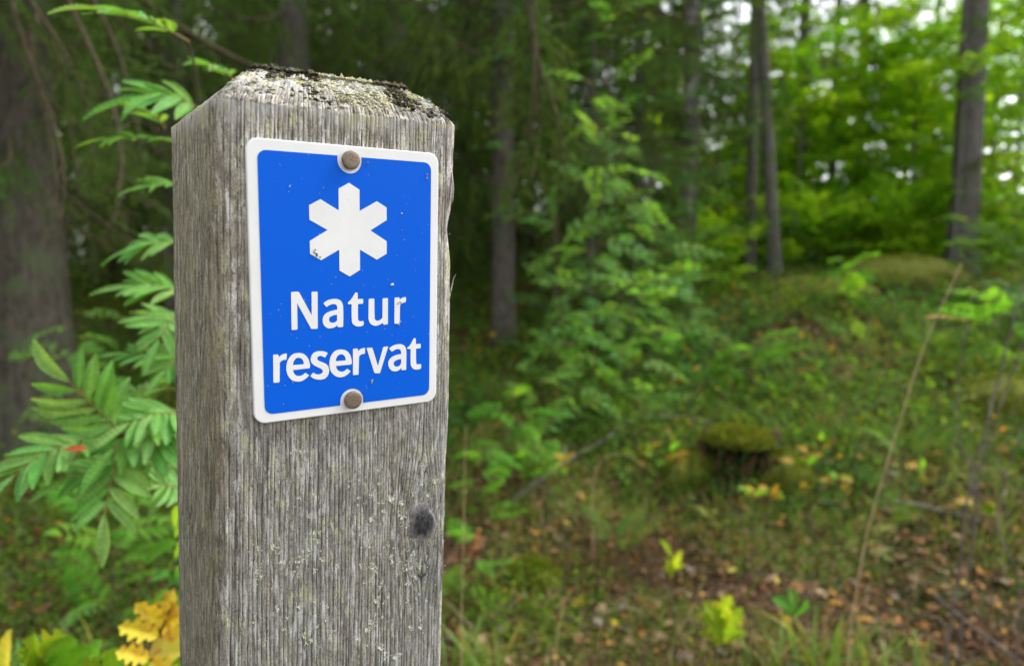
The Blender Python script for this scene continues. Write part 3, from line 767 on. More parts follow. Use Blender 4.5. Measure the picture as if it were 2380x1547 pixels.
# screws: domed heads with a rim
mS, tS, oS = mat_new('rusty_screw')
pS = N(tS, 'ShaderNodeBsdfPrincipled'); pS.inputs['Roughness'].default_value = 0.55; pS.inputs['Metallic'].default_value = 0.35
nS = noise(tS, coords(tS, (1, 1, 5)), 350, 6, 0.7); nS2 = noise(tS, coords(tS), 250, 5, 0.7)
cS = ramp(tS, nS, [(0.3, (0.09, 0.07, 0.05)), (0.6, (0.24, 0.19, 0.14)), (0.75, (0.33, 0.28, 0.22))])
cS = mix(tS, ramp(tS, nS2, [(0.5, (0, 0, 0)), (0.68, (0.7,) * 3)]), cS, (0.20, 0.085, 0.045))
tS.links.new(cS, pS.inputs['Base Color'])
bS = N(tS, 'ShaderNodeBump'); bS.inputs['Distance'].default_value = 0.0004; bS.inputs['Strength'].default_value = 0.7; tS.links.new(nS, bS.inputs['Height']); tS.links.new(bS.outputs[0], pS.inputs['Normal'])
tS.links.new(pS.outputs[0], oS.inputs[0])
def screw(x, z, tilt):
    mb = MB(); n = 40; prof = [(0.0019, 0.0002), (0.0019, -0.0011), (0.0051, -0.0011), (0.0051, -0.0024), (0.0050, -0.0028), (0.0047, -0.0030), (0.003, -0.00308), (0.0015, -0.0031), (0.0002, -0.0031)]
    V = [(r * math.cos(2 * math.pi * k / n), y + tilt * r * math.cos(2 * math.pi * k / n) * 0.5, r * math.sin(2 * math.pi * k / n)) for r, y in prof for k in range(n)]
    F = [(i * n + k, (i + 1) * n + k, (i + 1) * n + (k + 1) % n, i * n + (k + 1) % n) for i in range(len(prof) - 1) for k in range(n)]
    mb.add(V, F)
    o = mb.build('screw', mS, SIGN, (x, -0.0002, z)); return o
screw(0.0545, -0.0078, 0.10); screw(0.0545, -0.1424, -0.06)
# grit and droppings stuck to the panel
def specks():
    r = np.random.default_rng(17); mb = MB()
    oct_ = np.array([(1, 0, 0), (0, 0, 1), (-1, 0, 0), (0, 0, -1), (0, -1, 0)]); fo = np.array([(0, 1, 4), (1, 2, 4), (2, 3, 4), (3, 0, 4)])
    for k in range(150):
        x, z = r.uniform(0.003, 0.106), -r.uniform(0.003, 0.147)
        s = r.uniform(0.00010, 0.00026)
        mb.add(oct_ * s * np.array([r.uniform(.8, 1.4), 0.8, r.uniform(.8, 1.3)]) + (x, -0.00033, z), fo, 0, r.choice([0.2, 0.45, 0.6]) * np.array([1, 1, 0.9]))
    for (x, z, s, c) in ((0.0855, -0.0355, 0.0006, 0.7), (0.0215, -0.0235, 0.0006, 0.6), (0.0795, -0.0765, 0.0010, 0.75), (0.0852, -0.0873, 0.0008, 0.6), (0.0838, -0.0873, 0.0010, 0.7), (0.0845, -0.0985, 0.0006, 0.6), (0.0832, -0.1005, 0.0009, 0.4), (0.0665, -0.1335, 0.0010, 0.35), (0.1015, -0.0145, 0.0008, 0.5), (0.1016, -0.0125, 0.0006, 0.4), (0.0645, -0.0085, 0.0006, 0.25), (0.0345, -0.0575, 0.0011, 0.5), (0.0357, -0.0593, 0.0009, 0.12), (0.0372, -0.0606, 0.0007, 0.1), (0.0355, -0.0590, 0.0007, 0.5)):
        for q in range(3):
            mb.add(oct_ * s * np.array([r.uniform(.5, 1.1), 0.6, r.uniform(.4, .9)]) + (x + r.normal() * s * 0.4, -0.00036, z + r.normal() * s * 0.4), fo, 0, np.array([c, c * 0.97, c * 0.85]) * r.uniform(.7, 1.1))
    o = mb.build('dirt_specks', col_mat('specks', 0.8), SIGN); o['kind'] = 'stuff'
specks()

# ================================================================== FOLIAGE PROTOTYPES
def leaf_arrays(P, D, Nn, L, W, C, fold=0.25, droop=0.15):
    """Mass leaves: 6 vertices and 4 triangles each, folded along the midrib. P base, D direction, Nn normal."""
    D = norm(D); S = norm(np.cross(Nn, D)); Nn = np.cross(D, S)
    L = np.asarray(L)[:, None]; W = np.asarray(W)[:, None]
    n = len(P)
    b = P; t = P + D * L - Nn * L * droop
    m = P + D * L * 0.5
    l = P + D * L * 0.42 + S * W * 0.5 + Nn * W * fold; r = P + D * L * 0.42 - S * W * 0.5 + Nn * W * fold
    V = np.stack([b, l, t, r, m], 1).reshape(-1, 3)
    i = np.arange(n)[:, None] * 5
    F = np.concatenate([i + [0, 4, 1], i + [1, 4, 2], i + [2, 4, 3], i + [3, 4, 0]])
    return V, F, np.repeat(C, 5, 0)

def rand_dirs(n, r=RNG): return norm(r.normal(size=(n, 3)))

def pick_cols(n, pal, r=RNG, jit=0.25):
    pal = np.array(pal); c = pal[r.integers(0, len(pal), n)]
    return c * r.uniform(1 - jit, 1 + jit, (n, 1))

G_BRIGHT = [(0.20, 0.43, 0.015), (0.25, 0.47, 0.02), (0.33, 0.50, 0.03), (0.15, 0.37, 0.018)]
G_MID = [(0.07, 0.18, 0.02), (0.09, 0.21, 0.025), (0.11, 0.24, 0.03)]
G_COOL = [(0.07, 0.175, 0.045), (0.085, 0.20, 0.055), (0.10, 0.215, 0.06), (0.075, 0.185, 0.035)]
G_DARK = [(0.04, 0.10, 0.012), (0.055, 0.13, 0.014), (0.08, 0.17, 0.016)]

def spray_deciduous(name, seed, L, nside, leaf, pal, mat, hang=0.25, yellow=0.02):
    """A leafy branch: X is outward, Z up."""
    r = np.random.default_rng(seed); mb = MB()
    s = np.linspace(0, 1, 9)
    main = np.stack([s * L, 0.08 * L * np.sin(s * 3 + seed), 0.10 * L * np.sin(s * 2.4) - hang * L * s ** 2], 1)
    V, F = tube(main, 0.010 * L * (1 - s * 0.8) + 0.001, 5); mb.add(V, F, 1)
    P = []; D = []
    for k in range(nside):
        f = r.uniform(0.12, 1.0); q = np.array([np.interp(f, s, main[:, j]) for j in range(3)])
        sg = 1 if k % 2 else -1
        d = norm(np.array([r.uniform(0.4, 1.0), sg * r.uniform(0.4, 1.1), r.uniform(-0.35, 0.35)]))
        ln = L * r.uniform(0.18, 0.42) * (1.15 - 0.6 * f)
        u = np.linspace(0, 1, 5)[:, None]
        tw = q + d * ln * u + np.array([0, 0, -0.15 * ln]) * u ** 2
        V, F = tube(tw, 0.0022 * L * (1.1 - u[:, 0]) + 0.0006, 3); mb.add(V, F, 1)
        nl = max(4, int(ln / (leaf * 0.34)))
        for j in range(nl):
            g = (j + 0.5) / nl; pt = q + d * ln * g + np.array([0, 0, -0.15 * ln * g * g])
            sd = norm(np.cross(d, [0, 0, 1])) * (1 if j % 2 else -1)
            P.append(pt); D.append(d * 0.7 + sd * r.uniform(0.5, 1.1) + r.normal(size=3) * 0.25)
    P = np.array(P); D = np.array(D); n = len(P)
    Nn = np.array([0, 0, 1.0]) + r.normal(size=(n, 3)) * 0.45
    C = pick_cols(n, pal, r)
    yl = r.random(n) < yellow; C[yl] = np.array([0.45, 0.30, 0.03]) * r.uniform(.6, 1.1, (yl.sum(), 1))
    ls = leaf * r.uniform(0.65, 1.2, n)
    V, F, CC = leaf_arrays(P, D, Nn, ls, ls * r.uniform(0.55, 0.75, n), C)
    mb.add(V, F, 0, CC, False)
    return mb.mesh(name, [mat, M_TWIG])

def spray_spruce(name, seed, L, nb, hang=0.5, dead=False, tip=(0.12, 0.23, 0.016)):
    """A drooping spruce branch with hanging branchlets, X outward, Z up."""
    r = np.random.default_rng(seed); mb = MB()
    s = np.linspace(0, 1, 12)
    main = np.stack([s * L * 0.95, 0.05 * L * np.sin(s * 4 + seed), -0.35 * L * s + 0.22 * L * s ** 3], 1)
    V, F = tube(main, 0.011 * L * (1 - s * 0.85) + 0.001, 5); mb.add(V, F, 1)
    NP = []; ND = []; NC = []; NL = []
    for k in range(nb):
        f = r.uniform(0.08, 1.0); q = np.array([np.interp(f, s, main[:, j]) for j in range(3)])
        sg = r.choice([-1, 1]); ln = L * r.uniform(0.12, 0.42) * (1.1 - 0.6 * f)
        d = norm(np.array([r.uniform(0.1, 0.9), sg * r.uniform(0.1, 1.0), -hang * r.uniform(0.3, 1.6)]))
        u = np.linspace(0, 1, 6)[:, None]
        tw = q + d * ln * u + np.array([0, 0, -hang * ln * 0.6]) * u ** 2
        V, F = tube(tw, 0.0020 * (1.2 - u[:, 0]) * L + 0.0004, 3); mb.add(V, F, 1)
        subs = [tw]
        for _ in range(3 if not dead else 4):
            g = r.uniform(0.2, 0.9); q2 = np.array([np.interp(g, u[:, 0], tw[:, j]) for j in range(3)])
            d2 = norm(d + r.normal(size=3) * 0.5 + [0, 0, -0.4 * hang]); l2 = ln * r.uniform(0.25, 0.5)
            t2 = q2 + d2 * l2 * u
            V, F = tube(t2, 0.0012 * L * (1.2 - u[:, 0]) + 0.0003, 3); mb.add(V, F, 1)
            subs.append(t2)
        if dead and r.random() < 0.85: continue
        for t in subs:
            tl = np.linalg.norm(t[-1] - t[0]); nn = int(tl / 0.0032) + 4
            g = r.random(nn); pt = np.stack([np.interp(g, u[:, 0], t[:, j]) for j in range(3)], 1)
            dt = norm(t[-1] - t[0])
            NP.append(pt); ND.append(dt * 0.75 + rand_dirs(nn, r) * 0.8); NL.append(r.uniform(0.010, 0.019, nn))
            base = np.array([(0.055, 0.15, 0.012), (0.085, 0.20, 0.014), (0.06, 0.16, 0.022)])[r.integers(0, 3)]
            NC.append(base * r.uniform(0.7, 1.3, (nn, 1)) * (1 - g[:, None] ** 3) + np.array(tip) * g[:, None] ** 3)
    if NP:
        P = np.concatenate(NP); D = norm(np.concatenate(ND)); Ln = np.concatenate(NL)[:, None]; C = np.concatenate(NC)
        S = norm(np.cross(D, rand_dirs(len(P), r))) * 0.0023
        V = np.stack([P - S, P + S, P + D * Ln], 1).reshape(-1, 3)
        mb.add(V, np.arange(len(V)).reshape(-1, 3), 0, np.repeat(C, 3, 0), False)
    return mb.mesh(name, [M_NEEDLE, M_TWIG])

SPR = [spray_spruce('branch', 100 + k, 1.5, 46, 0.55 + 0.25 * k) for k in range(3)]
SPR_DEAD = [spray_spruce('dead_branch', 130 + k, 1.3, 22, 0.5, dead=True) for k in range(2)]
DEC_B = [spray_deciduous('branch', 200 + k, 1.3, 26, 0.085, G_BRIGHT, M_LEAF, 0.12, 0.015) for k in range(3)]
DEC_M = [spray_deciduous('branch', 220 + k, 1.1, 22, 0.06, G_MID, M_LEAF, 0.25, 0.03) for k in range(3)]
DEC_C = [spray_deciduous('branch', 240 + k, 0.55, 11, 0.045, G_COOL, M_LEAF_DARK, 0.15, 0.01) for k in range(4)]
DEC_S = [spray_deciduous('branch', 260 + k, 0.7, 14, 0.05, G_MID, M_LEAF, 0.2, 0.02) for k in range(3)]

# ================================================================== TREES
def trunk_mesh(h, r0, r1, lean, mat, flare=1.6, seed=0, segs=26, sides=20, bow=0.0):
    r = np.random.default_rng(seed)
    s = np.linspace(0, 1, segs) ** 1.4
    z = s * h - 0.25
    c = np.stack([lean[0] * s + bow * np.sin(s * 3.1), lean[1] * s, z], 1)
    rad = r0 + (r1 - r0) * s + r0 * (flare - 1) * np.exp(-np.maximum(z, 0) / (r0 * 2.2))
    ang = np.arange(sides) * 2 * np.pi / sides
    w = 1 + 0.05 * np.cos(ang * 3 + seed)[None] * (0.4 + np.exp(-np.maximum(z, 0) * 1.5))[:, None] * 2 + 0.03 * r.normal(size=(segs, sides))
    V = c[:, None] + (rad[:, None] * w)[..., None] * np.stack([np.cos(ang), np.sin(ang), 0 * ang], 1)[None]
    i = np.arange(segs - 1)[:, None] * sides + np.arange(sides)[None]
    j = np.arange(segs - 1)[:, None] * sides + (np.arange(sides)[None] + 1) % sides
    mb = MB(); mb.add(V.reshape(-1, 3), np.stack([i, j, j + sides, i + sides], -1).reshape(-1, 4))
    return mb.mesh('trunk', mat), lambda zz: (np.interp(zz, z, c[:, 0]), np.interp(zz, z, c[:, 1]), np.interp(zz, z, rad))

def tree(name, x, y, h, r0, r1, mat, label, cat='tree', lean=(0, 0), branches=(), flare=1.5, seed=0, bow=0.0, group=None, toward=None):
    """branches: list of (mesh list, count, z0, z1, scale0, scale1, pitch) ; toward limits headings to an arc (centre deg, half width deg)."""
    z = gz(x, y)
    root = empty(name, (x, y, z), label, cat, group)
    me, at_z = trunk_mesh(h, r0, r1, lean, mat, flare, seed, bow=bow)
    put('trunk', me, root)
    r = random.Random(seed * 7 + 1)
    for meshes, n, z0, z1, s0, s1, pitch in branches:
        for k in range(n):
            f = (k + r.random()) / n; zz = z0 + (z1 - z0) * f
            if toward: a = math.radians(toward[0] + r.uniform(-1, 1) * toward[1])
            else: a = k * 2.39996 + r.uniform(-0.5, 0.5)
            cx_, cy_, rr = at_z(zz)
            d = Vector((math.cos(a), math.sin(a), math.radians(pitch + r.uniform(-12, 12))))
            q = frame_quat(d, (r.uniform(-.25, .25), r.uniform(-.25, .25), 1))
            o = put(meshes[0].name.split('.')[0], r.choice(meshes), root, (cx_ + math.cos(a) * rr * 0.7, cy_ + math.sin(a) * rr * 0.7, zz), q, s0 + (s1 - s0) * f * r.uniform(0.8, 1.2))
    return root

def trunk_at(name, px, dist, wpx, h, mat, label, **kw):
    """Tree whose trunk shows at pixel column px (eye level) at the given distance, wpx wide."""
    p = at(px, 632, dist); r = wpx / FPX * dist / 2
    kw.setdefault('seed', abs(int(px)))
    return tree(name, p.x, dist, h, r, r * 0.45, mat, label, **kw)

S_ = SPR
# left side: dark spruces
trunk_at('old_spruce', 62, 3.3, 165, 8.0, M_BIGSPRUCE, 'broad old spruce trunk at the left edge behind drooping dead twigs', flare=1.25,
         branches=[(SPR_DEAD, 12, 1.0, 3.0, 0.6, 0.8, -25), (S_, 20, 1.2, 3.0, 0.5, 0.75, -15), (S_, 34, 2.4, 7.5, 1.3, 0.9, -8)])
trunk_at('spruce', 420, 6.2, 60, 9, M_SPRUCE, 'grey brown spruce trunk between the old spruce and the post',
         branches=[(S_, 14, 1.4, 3.2, 1.0, 1.0, -10), (S_, 26, 3, 9, 1.4, 0.8, -8), (SPR_DEAD, 3, 0.4, 1.2, 0.5, .6, -15)])
trunk_at('spruce', 700, 5.0, 74, 9, M_SPRUCE, 'stout spruce trunk rising right behind the top of the post',
         branches=[(S_, 12, 1.2, 3.0, 0.8, 0.9, -12), (S_, 11, 3, 9, 1.4, 0.8, -8), (SPR_DEAD, 5, 0.5, 1.4, 0.5, 0.6, -15)])
trunk_at('spruce', 930, 7.2, 50, 9, M_SPRUCE, 'spruce hidden in its own dark boughs just right of the post top',
         branches=[(S_, 28, 0.5, 3.2, 1.3, 1.3, -10), (S_, 9, 3, 9, 1.4, 0.8, -8)])
trunk_at('spruce', 1168, 5.3, 56, 9, M_SPRUCE, 'dark straight spruce trunk standing clear of the right edge of the post', flare=1.15,
         branches=[(S_, 10, 1.7, 3.2, 0.9, 1.0, -10), (S_, 10, 3, 9, 1.5, 0.8, -8), (SPR_DEAD, 5, 0.8, 2.2, 0.6, 0.9, -10)])
trunk_at('spruce', 1372, 5.2, 20, 5.5, M_SPRUCE, 'slim young spruce stem in the thicket beside the dark trunk', flare=1.1,
         branches=[(S_, 22, 0.9, 3.6, 0.75, 0.7, -14), (S_, 6, 3, 5.4, 0.9, 0.5, -8)])
trunk_at('spruce', 1480, 7.4, 26, 8, M_SPRUCE, 'shaded spruce with drooping boughs left of the birch',
         branches=[(S_, 36, 0.9, 3.8, 1.15, 1.1, -12), (S_, 7, 3.5, 8, 1.2, 0.7, -8)])
trunk_at('spruce', 250, 8.5, 60, 10, M_SPRUCE, 'spruce deep in the shade between the old spruce and the grey brown trunk',
         branches=[(S_, 40, 0.4, 4.2, 1.6, 1.4, -10), (S_, 7, 4, 9, 1.4, 0.8, -8)])
trunk_at('spruce', 560, 9.0, 55, 10, M_SPRUCE, 'spruce farther back whose boughs fill the gap above the left of the post',
         branches=[(S_, 44, 0.4, 4.6, 1.6, 1.4, -10), (S_, 7, 4, 9, 1.4, 0.8, -8)])
trunk_at('spruce', -160, 5.6, 80, 10, M_SPRUCE, 'spruce beyond the left edge reaching boughs into the picture',
         branches=[(S_, 36, 0.6, 4.2, 1.4, 1.3, -10), (S_, 5, 4, 9, 1.4, 0.8, -8)])
trunk_at('spruce', 800, 10.5, 50, 10, M_SPRUCE, 'far spruce low and dark behind the post',
         branches=[(S_, 46, 0.3, 5.2, 1.7, 1.5, -10)])
trunk_at('spruce', 1080, 10.0, 46, 10, M_SPRUCE, 'far spruce closing the gap between post and dark trunk',
         branches=[(S_, 46, 0.3, 5.2, 1.6, 1.5, -10)])
trunk_at('spruce', 1290, 9.5, 40, 10, M_SPRUCE, 'far spruce behind the thicket right of the dark trunk',
         branches=[(S_, 46, 0.3, 5.4, 1.6, 1.4, -10)])
# birch and the other trunks on the slope
trunk_at('birch', 1592, 7.0, 38, 9, M_BIRCH, 'birch with dark bark and white patches at the edge of the shade', lean=(0.05, 0), flare=1.15,
         branches=[(DEC_M, 16, 2.6, 5.0, 1.0, 1.0, 10), (DEC_B, 12, 4.5, 9, 1.4, 0.9, 15)])
trunk_at('slender_birch', 1743, 7.6, 25, 9, M_ASPEN, 'slender grey stem, left one of the crossing pair', lean=(-0.10, 0.2), flare=1.1, bow=0.03,
         branches=[(DEC_B, 12, 4.4, 9, 1.4, 0.9, 15)])
trunk_at('slender_birch', 1806, 7.3, 30, 9, M_ASPEN, 'grey stem leaning left, right one of the crossing pair', lean=(-0.85, 0.1), flare=1.15, bow=0.04,
         branches=[(DEC_M, 8, 3.2, 4.6, 0.9, 0.8, 10), (DEC_B, 12, 4.6, 9, 1.4, 0.9, 15)])
trunk_at('slender_birch', 1925, 10.5, 20, 10, M_ASPEN, 'thin pinkish stem farther back between crossing pair and big grey trunk', flare=1.1,
         branches=[(DEC_B, 14, 4.8, 9, 1.4, 0.9, 15)])
trunk_at('aspen', 2234, 7.4, 62, 10, M_ASPEN, 'thick grey trunk on the slope at the right', flare=1.2,
         branches=[(DEC_B, 12, 0.6, 2.6, 0.45, 0.5, 5), (DEC_B, 14, 4.0, 9.5, 1.6, 1.0, 15)])
trunk_at('slender_birch', 2150, 12, 15, 9, M_SPRUCE, 'thin dark stem in front of the bright gap at upper right', flare=1.1,
         branches=[(DEC_B, 10, 5.5, 9, 1.3, 0.9, 15)])
trunk_at('sapling', 1612, 6.2, 11, 3.0, M_ASPEN, 'thin pale sapling stem at the foot of the birch', flare=1.05, branches=[(DEC_C, 10, 0.5, 2.0, 1.0, 1.0, 20)])
trunk_at('sapling', 1512, 5.6, 9, 2.6, M_TWIG, 'thin dark sapling stem between young spruce and birch', flare=1.05, branches=[(DEC_C, 12, 0.5, 2.2, 1.0, 1.0, 20)])
trunk_at('sapling', 1290, 4.4, 8, 2.3, M_TWIG, 'rowan sapling with bare lower stem just right of the dark trunk', flare=1.05, branches=[(DEC_C, 9, 0.7, 2.2, 0.9, 0.9, 15)])
trunk_at('sapling', 2205, 7.2, 12, 3.2, M_ASPEN, 'pale curved sapling touching the left side of the thick grey trunk', flare=1.05, bow=0.05, branches=[(DEC_S, 8, 1.0, 3.0, 0.8, 0.8, 20)])

trunk_at('spruce', 1850, 11.5, 30, 9, M_SPRUCE, 'spruce with dark hanging boughs between the crossing pair and the pinkish stem',
         branches=[(S_, 30, 2.0, 6.0, 0.8, 0.8, -16)])
trunk_at('spruce', 1985, 14, 30, 9, M_SPRUCE, 'small dark spruce top in front of the sky right of the pinkish stem',
         branches=[(S_, 26, 3.4, 8, 0.9, 0.8, -10)])
# young leafy trees on the crest (bright, light comes through them)
hz = [(1660, 9.5, 2.6), (1760, 11, 3.0), (1850, 9.0, 2.3), (1900, 12, 3.4), (1985, 9.8, 2.6), (2060, 11.5, 3.6), (2110, 9.2, 2.6), (2180, 12.5, 3.2), (2290, 9.5, 3.8), (2350, 8.0, 3.0), (2430, 9.5, 4.5), (2300, 13, 5.2), (1690, 13, 3.0), (1560, 11, 4.5), (1990, 14.5, 4.6), (2090, 15, 4.6), (1700, 10, 4.2), (1840, 13, 5.0), (2200, 11, 4.4), (2010, 9.5, 4.0)]
wh = ['under the birch', 'behind the crossing pair', 'right of the crossing pair', 'behind the pinkish stem', 'filling the middle of the crest', 'below the bright sky gap', 'left of the thick grey trunk', 'far behind the thick grey trunk', 'just right of the thick grey trunk', 'at the right edge of the crest', 'beyond the right edge', 'tall at the upper right corner', 'low and far left of the crossing pair', 'between birch and shaded spruce', 'tall and far behind the crest middle', 'tall and far left of the thick grey trunk', 'tall between birch and crossing pair', 'tall behind the dark hanging boughs', 'tall just behind the thick grey trunk', 'tall in the middle of the crest']
for k, ((px, d, h), w) in enumerate(zip(hz, wh)):
    p = at(px, 632, d)
    tree('young_maple', p.x, d, h, 0.03, 0.01, M_ASPEN, 'bright green young leafy tree ' + w, seed=300 + k,
         branches=[(DEC_B, int(10.5 * h), 0.1, h + .3, 0.75, 0.65, 12)], flare=1.1, group='young leafy trees on the crest')
# low bushes along the crest foot
for k, (px, d, h, sc, w) in enumerate([(1640, 6.6, .9, .8, 'at the foot of the birch'), (1700, 7.8, 1.1, 1.0, 'left of the crossing pair'), (1870, 7.9, 1.0, 1.0, 'right of the crossing pair'), (1960, 8.2, 1.0, 1.0, 'on the middle of the crest'),
        (2050, 7.8, 1.0, .9, 'on the crest before the bright trees'), (2140, 7.8, 1.1, .9, 'left of the foot of the thick grey trunk'), (2310, 7.4, 1.1, .9, 'right of the foot of the thick grey trunk'), (2370, 6.0, 1.0, .8, 'at the right edge of the slope'), (1560, 6.2, 1.0, .8, 'between the sapling stems'), (2400, 4.6, 0.8, .7, 'at the right edge nearer than the others'),
        (1430, 5.0, 1.1, .75, 'beneath the young spruce'), (1330, 4.6, .9, .7, 'right of the foot of the dark trunk'), (1915, 8.7, .9, 1.0, 'behind the crest left of its middle'), (2010, 8.9, .9, 1.0, 'behind the crest right of its middle'), (2100, 8.6, .9, 1.0, 'behind the crest below the sky gap'), (1800, 8.6, .9, 1.0, 'behind the crossing pair')]):
    p = at(px, 632, d); x, y = p.x, d; z = gz(x, y)
    root = empty('bush', (x, y, z), 'low green bush ' + w, 'bush')
    tag(root, group='low bushes on the slope')
    r = random.Random(500 + k)
    for j in range(int(26 * h)):
        a = r.uniform(0, 6.28); e = r.uniform(0.1, 1.2)
        put('branch', r.choice((DEC_B if d > 6.5 else DEC_S if d > 5.5 else DEC_C)), root, (r.uniform(-.15, .15), r.uniform(-.15, .15), r.uniform(0, h * 0.7)), frame_quat((math.cos(a), math.sin(a), math.tan(e) * 0.5), (0, 0, 1)), sc * r.uniform(.6, 1.1) * (.48 if d > 6.5 else 1))

# distant wood that reads as one mass of foliage
def far_wood():
    r = np.random.default_rng(77); mb = MB()
    n = 130000
    a = r.uniform(-0.85, 0.85, n); d = 12.5 + 28 * r.random(n) ** 1.5
    x = np.tan(a) * d; z0 = 1.0
    right = 1 / (1 + np.exp(-(a - 0.16) / 0.05))
    top = 1.0 + d * (0.55 * (1 - right) + 0.34 * right) * r.random(n) ** 0.9
    clump = fbm(a * 26, top / d * 22, 4, 12)
    top_lim = d * (0.60 * (1 - right) + right * (0.27 + 0.16 * fbm(a * 30, a * 0 + 2, 3, 5)))
    low = (r.random(n) < 0.16) & (a > -0.1); d = np.where(low, r.uniform(10.5, 15, n), d); x = np.tan(a) * d; top = np.where(low, r.uniform(0.7, 1.9, n), top); clump = np.where(low, 1, clump); top_lim = np.where(low, 9, top_lim)
    keep = (clump > -0.12 + 0.10 * right) & (top - 1.0 < top_lim)
    x, d, z, a, right = x[keep], d[keep], top[keep], a[keep], right[keep]
    m = len(x)
    P = np.stack([x, d, z], 1)
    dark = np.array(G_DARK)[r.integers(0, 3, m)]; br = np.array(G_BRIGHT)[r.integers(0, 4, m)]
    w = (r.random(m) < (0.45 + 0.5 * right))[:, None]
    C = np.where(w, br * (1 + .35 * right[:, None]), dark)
    ls = r.uniform(0.14, 0.34, m)
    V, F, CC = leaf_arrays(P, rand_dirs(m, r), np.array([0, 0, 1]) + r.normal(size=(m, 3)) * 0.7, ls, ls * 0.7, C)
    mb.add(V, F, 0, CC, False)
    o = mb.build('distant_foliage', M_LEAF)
    tag(o, 'blurred mass of far leaves closing the view behind the trees', 'foliage', kind='stuff')
far_wood()

# ================================================================== NEAR LEAVES
def leaf_blade(name, mat, prof, stations=22, W=0.3, col=(0.1, 0.2, 0.04), vein=1.5, teeth=0.0, nt=10, lobes=0, fold=0.12, curl=0.12, seed=0, sub=2, edge=None):
    """One leaf blade along +X, unit length, normal +Z, with toothed or lobed margin."""
    r = np.random.default_rng(seed); t = np.linspace(0, 1, stations)
    V = []; C = []
    col = np.array(col); wob = r.normal() * 0.04
    for i, u in enumerate(t):
        w = W * prof(u)
        if lobes: w *= 0.80 + 0.26 * math.sin(u * math.pi * 2 * lobes - 0.6) * min(1, u * 4)
        if teeth: w *= 1 - teeth * ((u * nt) % 1.0)
        x = u; y0 = wob * math.sin(u * 3); z0 = -curl * u * u
        ve = 1 + (vein - 1) * 0.35 * (1 if (i % 3 == 0) else 0)
        for j in range(-sub, sub + 1):
            f = abs(j) / sub
            y = y0 + w * j / sub * 0.5
            z = z0 + fold * f * w + 0.012 * math.sin(i * 2.1) * f + 0.02 * float(vnoise(u * 3, j * 0.8, seed))
            V.append((x + (0.22 * f * w if lobes else 0.10 * f * w), y, z))
            c = col * (vein if j == 0 else ve)
            if edge is not None: 
                k = min(1, max(0, f ** 3 * 0.7 + 0.9 * float(vnoise(u * 5, j * 1.1, seed + 5)) - 0.15)); c = c * (1 - k) + np.array(edge) * k
            C.append(c)
    k = 2 * sub + 1
    F = [(i * k + j, (i + 1) * k + j, (i + 1) * k + j + 1, i * k + j + 1) for i in range(stations - 1) for j in range(k - 1)]
    mb = MB(); mb.add(V, F, 0, np.array(C))
    return mb.mesh(name, mat)
lance = lambda u: max(0.02, math.sin(math.pi * min(1, u * 0.94 + 0.04)) ** 0.75)
ovate = lambda u: max(0.02, math.sin(math.pi * min(1, (u ** 0.8) * 0.97 + 0.02)) ** 0.6)
RC = [(0.11, 0.26, 0.055), (0.14, 0.30, 0.07), (0.12, 0.28, 0.05), (0.16, 0.31, 0.08)]
LEAFLET = [leaf_blade('leaflet', M_ROWAN, lance, 30, 0.28, RC[k], 1.5, 0.10, 14, fold=0.12 + 0.05 * k, curl=0.08 + 0.05 * k, seed=k) for k in range(4)]
LEAFLET_Y = [leaf_blade('leaflet', M_ROWAN, lance, 30, 0.31, (0.20, 0.34, 0.03), 1.5, 0.10, 14, seed=9, edge=(0.40, 0.36, 0.03))]
M_RACHIS = solid_mat('leaf_stalk', (0.12, 0.13, 0.03), 0.6, 60, (0.26, 0.13, 0.05))

def rowan_leaf(root, b, t, npair, ln, nrm, sag=0.1, meshes=LEAFLET, seed=0, skip=0.18):
    """Compound leaf between world points b and t as a part of root, leaflets as its sub-parts."""
    r = random.Random(seed); b = Vector(b); t = Vector(t); o = root.location
    d = t - b; L = d.length; nrm = Vector(nrm); nrm = (nrm - d * (nrm.dot(d) / d.dot(d))).normalized(); side = d.normalized().cross(nrm)
    P = [b + d * s + nrm * (sag * L * 4 * s * (1 - s)) for s in np.linspace(0, 1, 9)]
    V, F = tube(np.array([tuple(p - b) for p in P]), 0.0011 * np.linspace(1.2, 0.6, 9), 5)
    mb = MB(); mb.add(V, F)
    leaf = mb.build('leaf', M_RACHIS, root, b - o)
    def pos(s):
        s = min(max(s, 0), 1); i = min(int(s * 8), 7); return P[i].lerp(P[i + 1], s * 8 - i)
    for k in range(npair):
        s = skip + (1 - skip) * (k + 0.3) / (npair + 0.3)
        tang = (pos(s + 0.05) - pos(s - 0.05)).normalized()
        for sg in (-1, 1):
            a = math.radians(62 - 22 * s + r.uniform(-7, 7))
            dd = tang * math.cos(a) + side * sg * math.sin(a) + nrm * r.uniform(-0.15, 0.2)
            le = 0.9 * ln * (0.78 + 0.35 * math.sin(math.pi * min(1, s * 1.05))) * r.uniform(0.9, 1.08)
            up = nrm + side * sg * -0.25 + Vector((r.gauss(0, .14), r.gauss(0, .14), r.gauss(0, .14)))
            put('leaflet', r.choice(meshes), leaf, pos(s) - b, frame_quat(dd, up), le)
    put('leaflet', r.choice(meshes), leaf, P[-1] - b, frame_quat((P[-1] - P[-2]).normalized(), nrm), ln * 1.0)
    return leaf

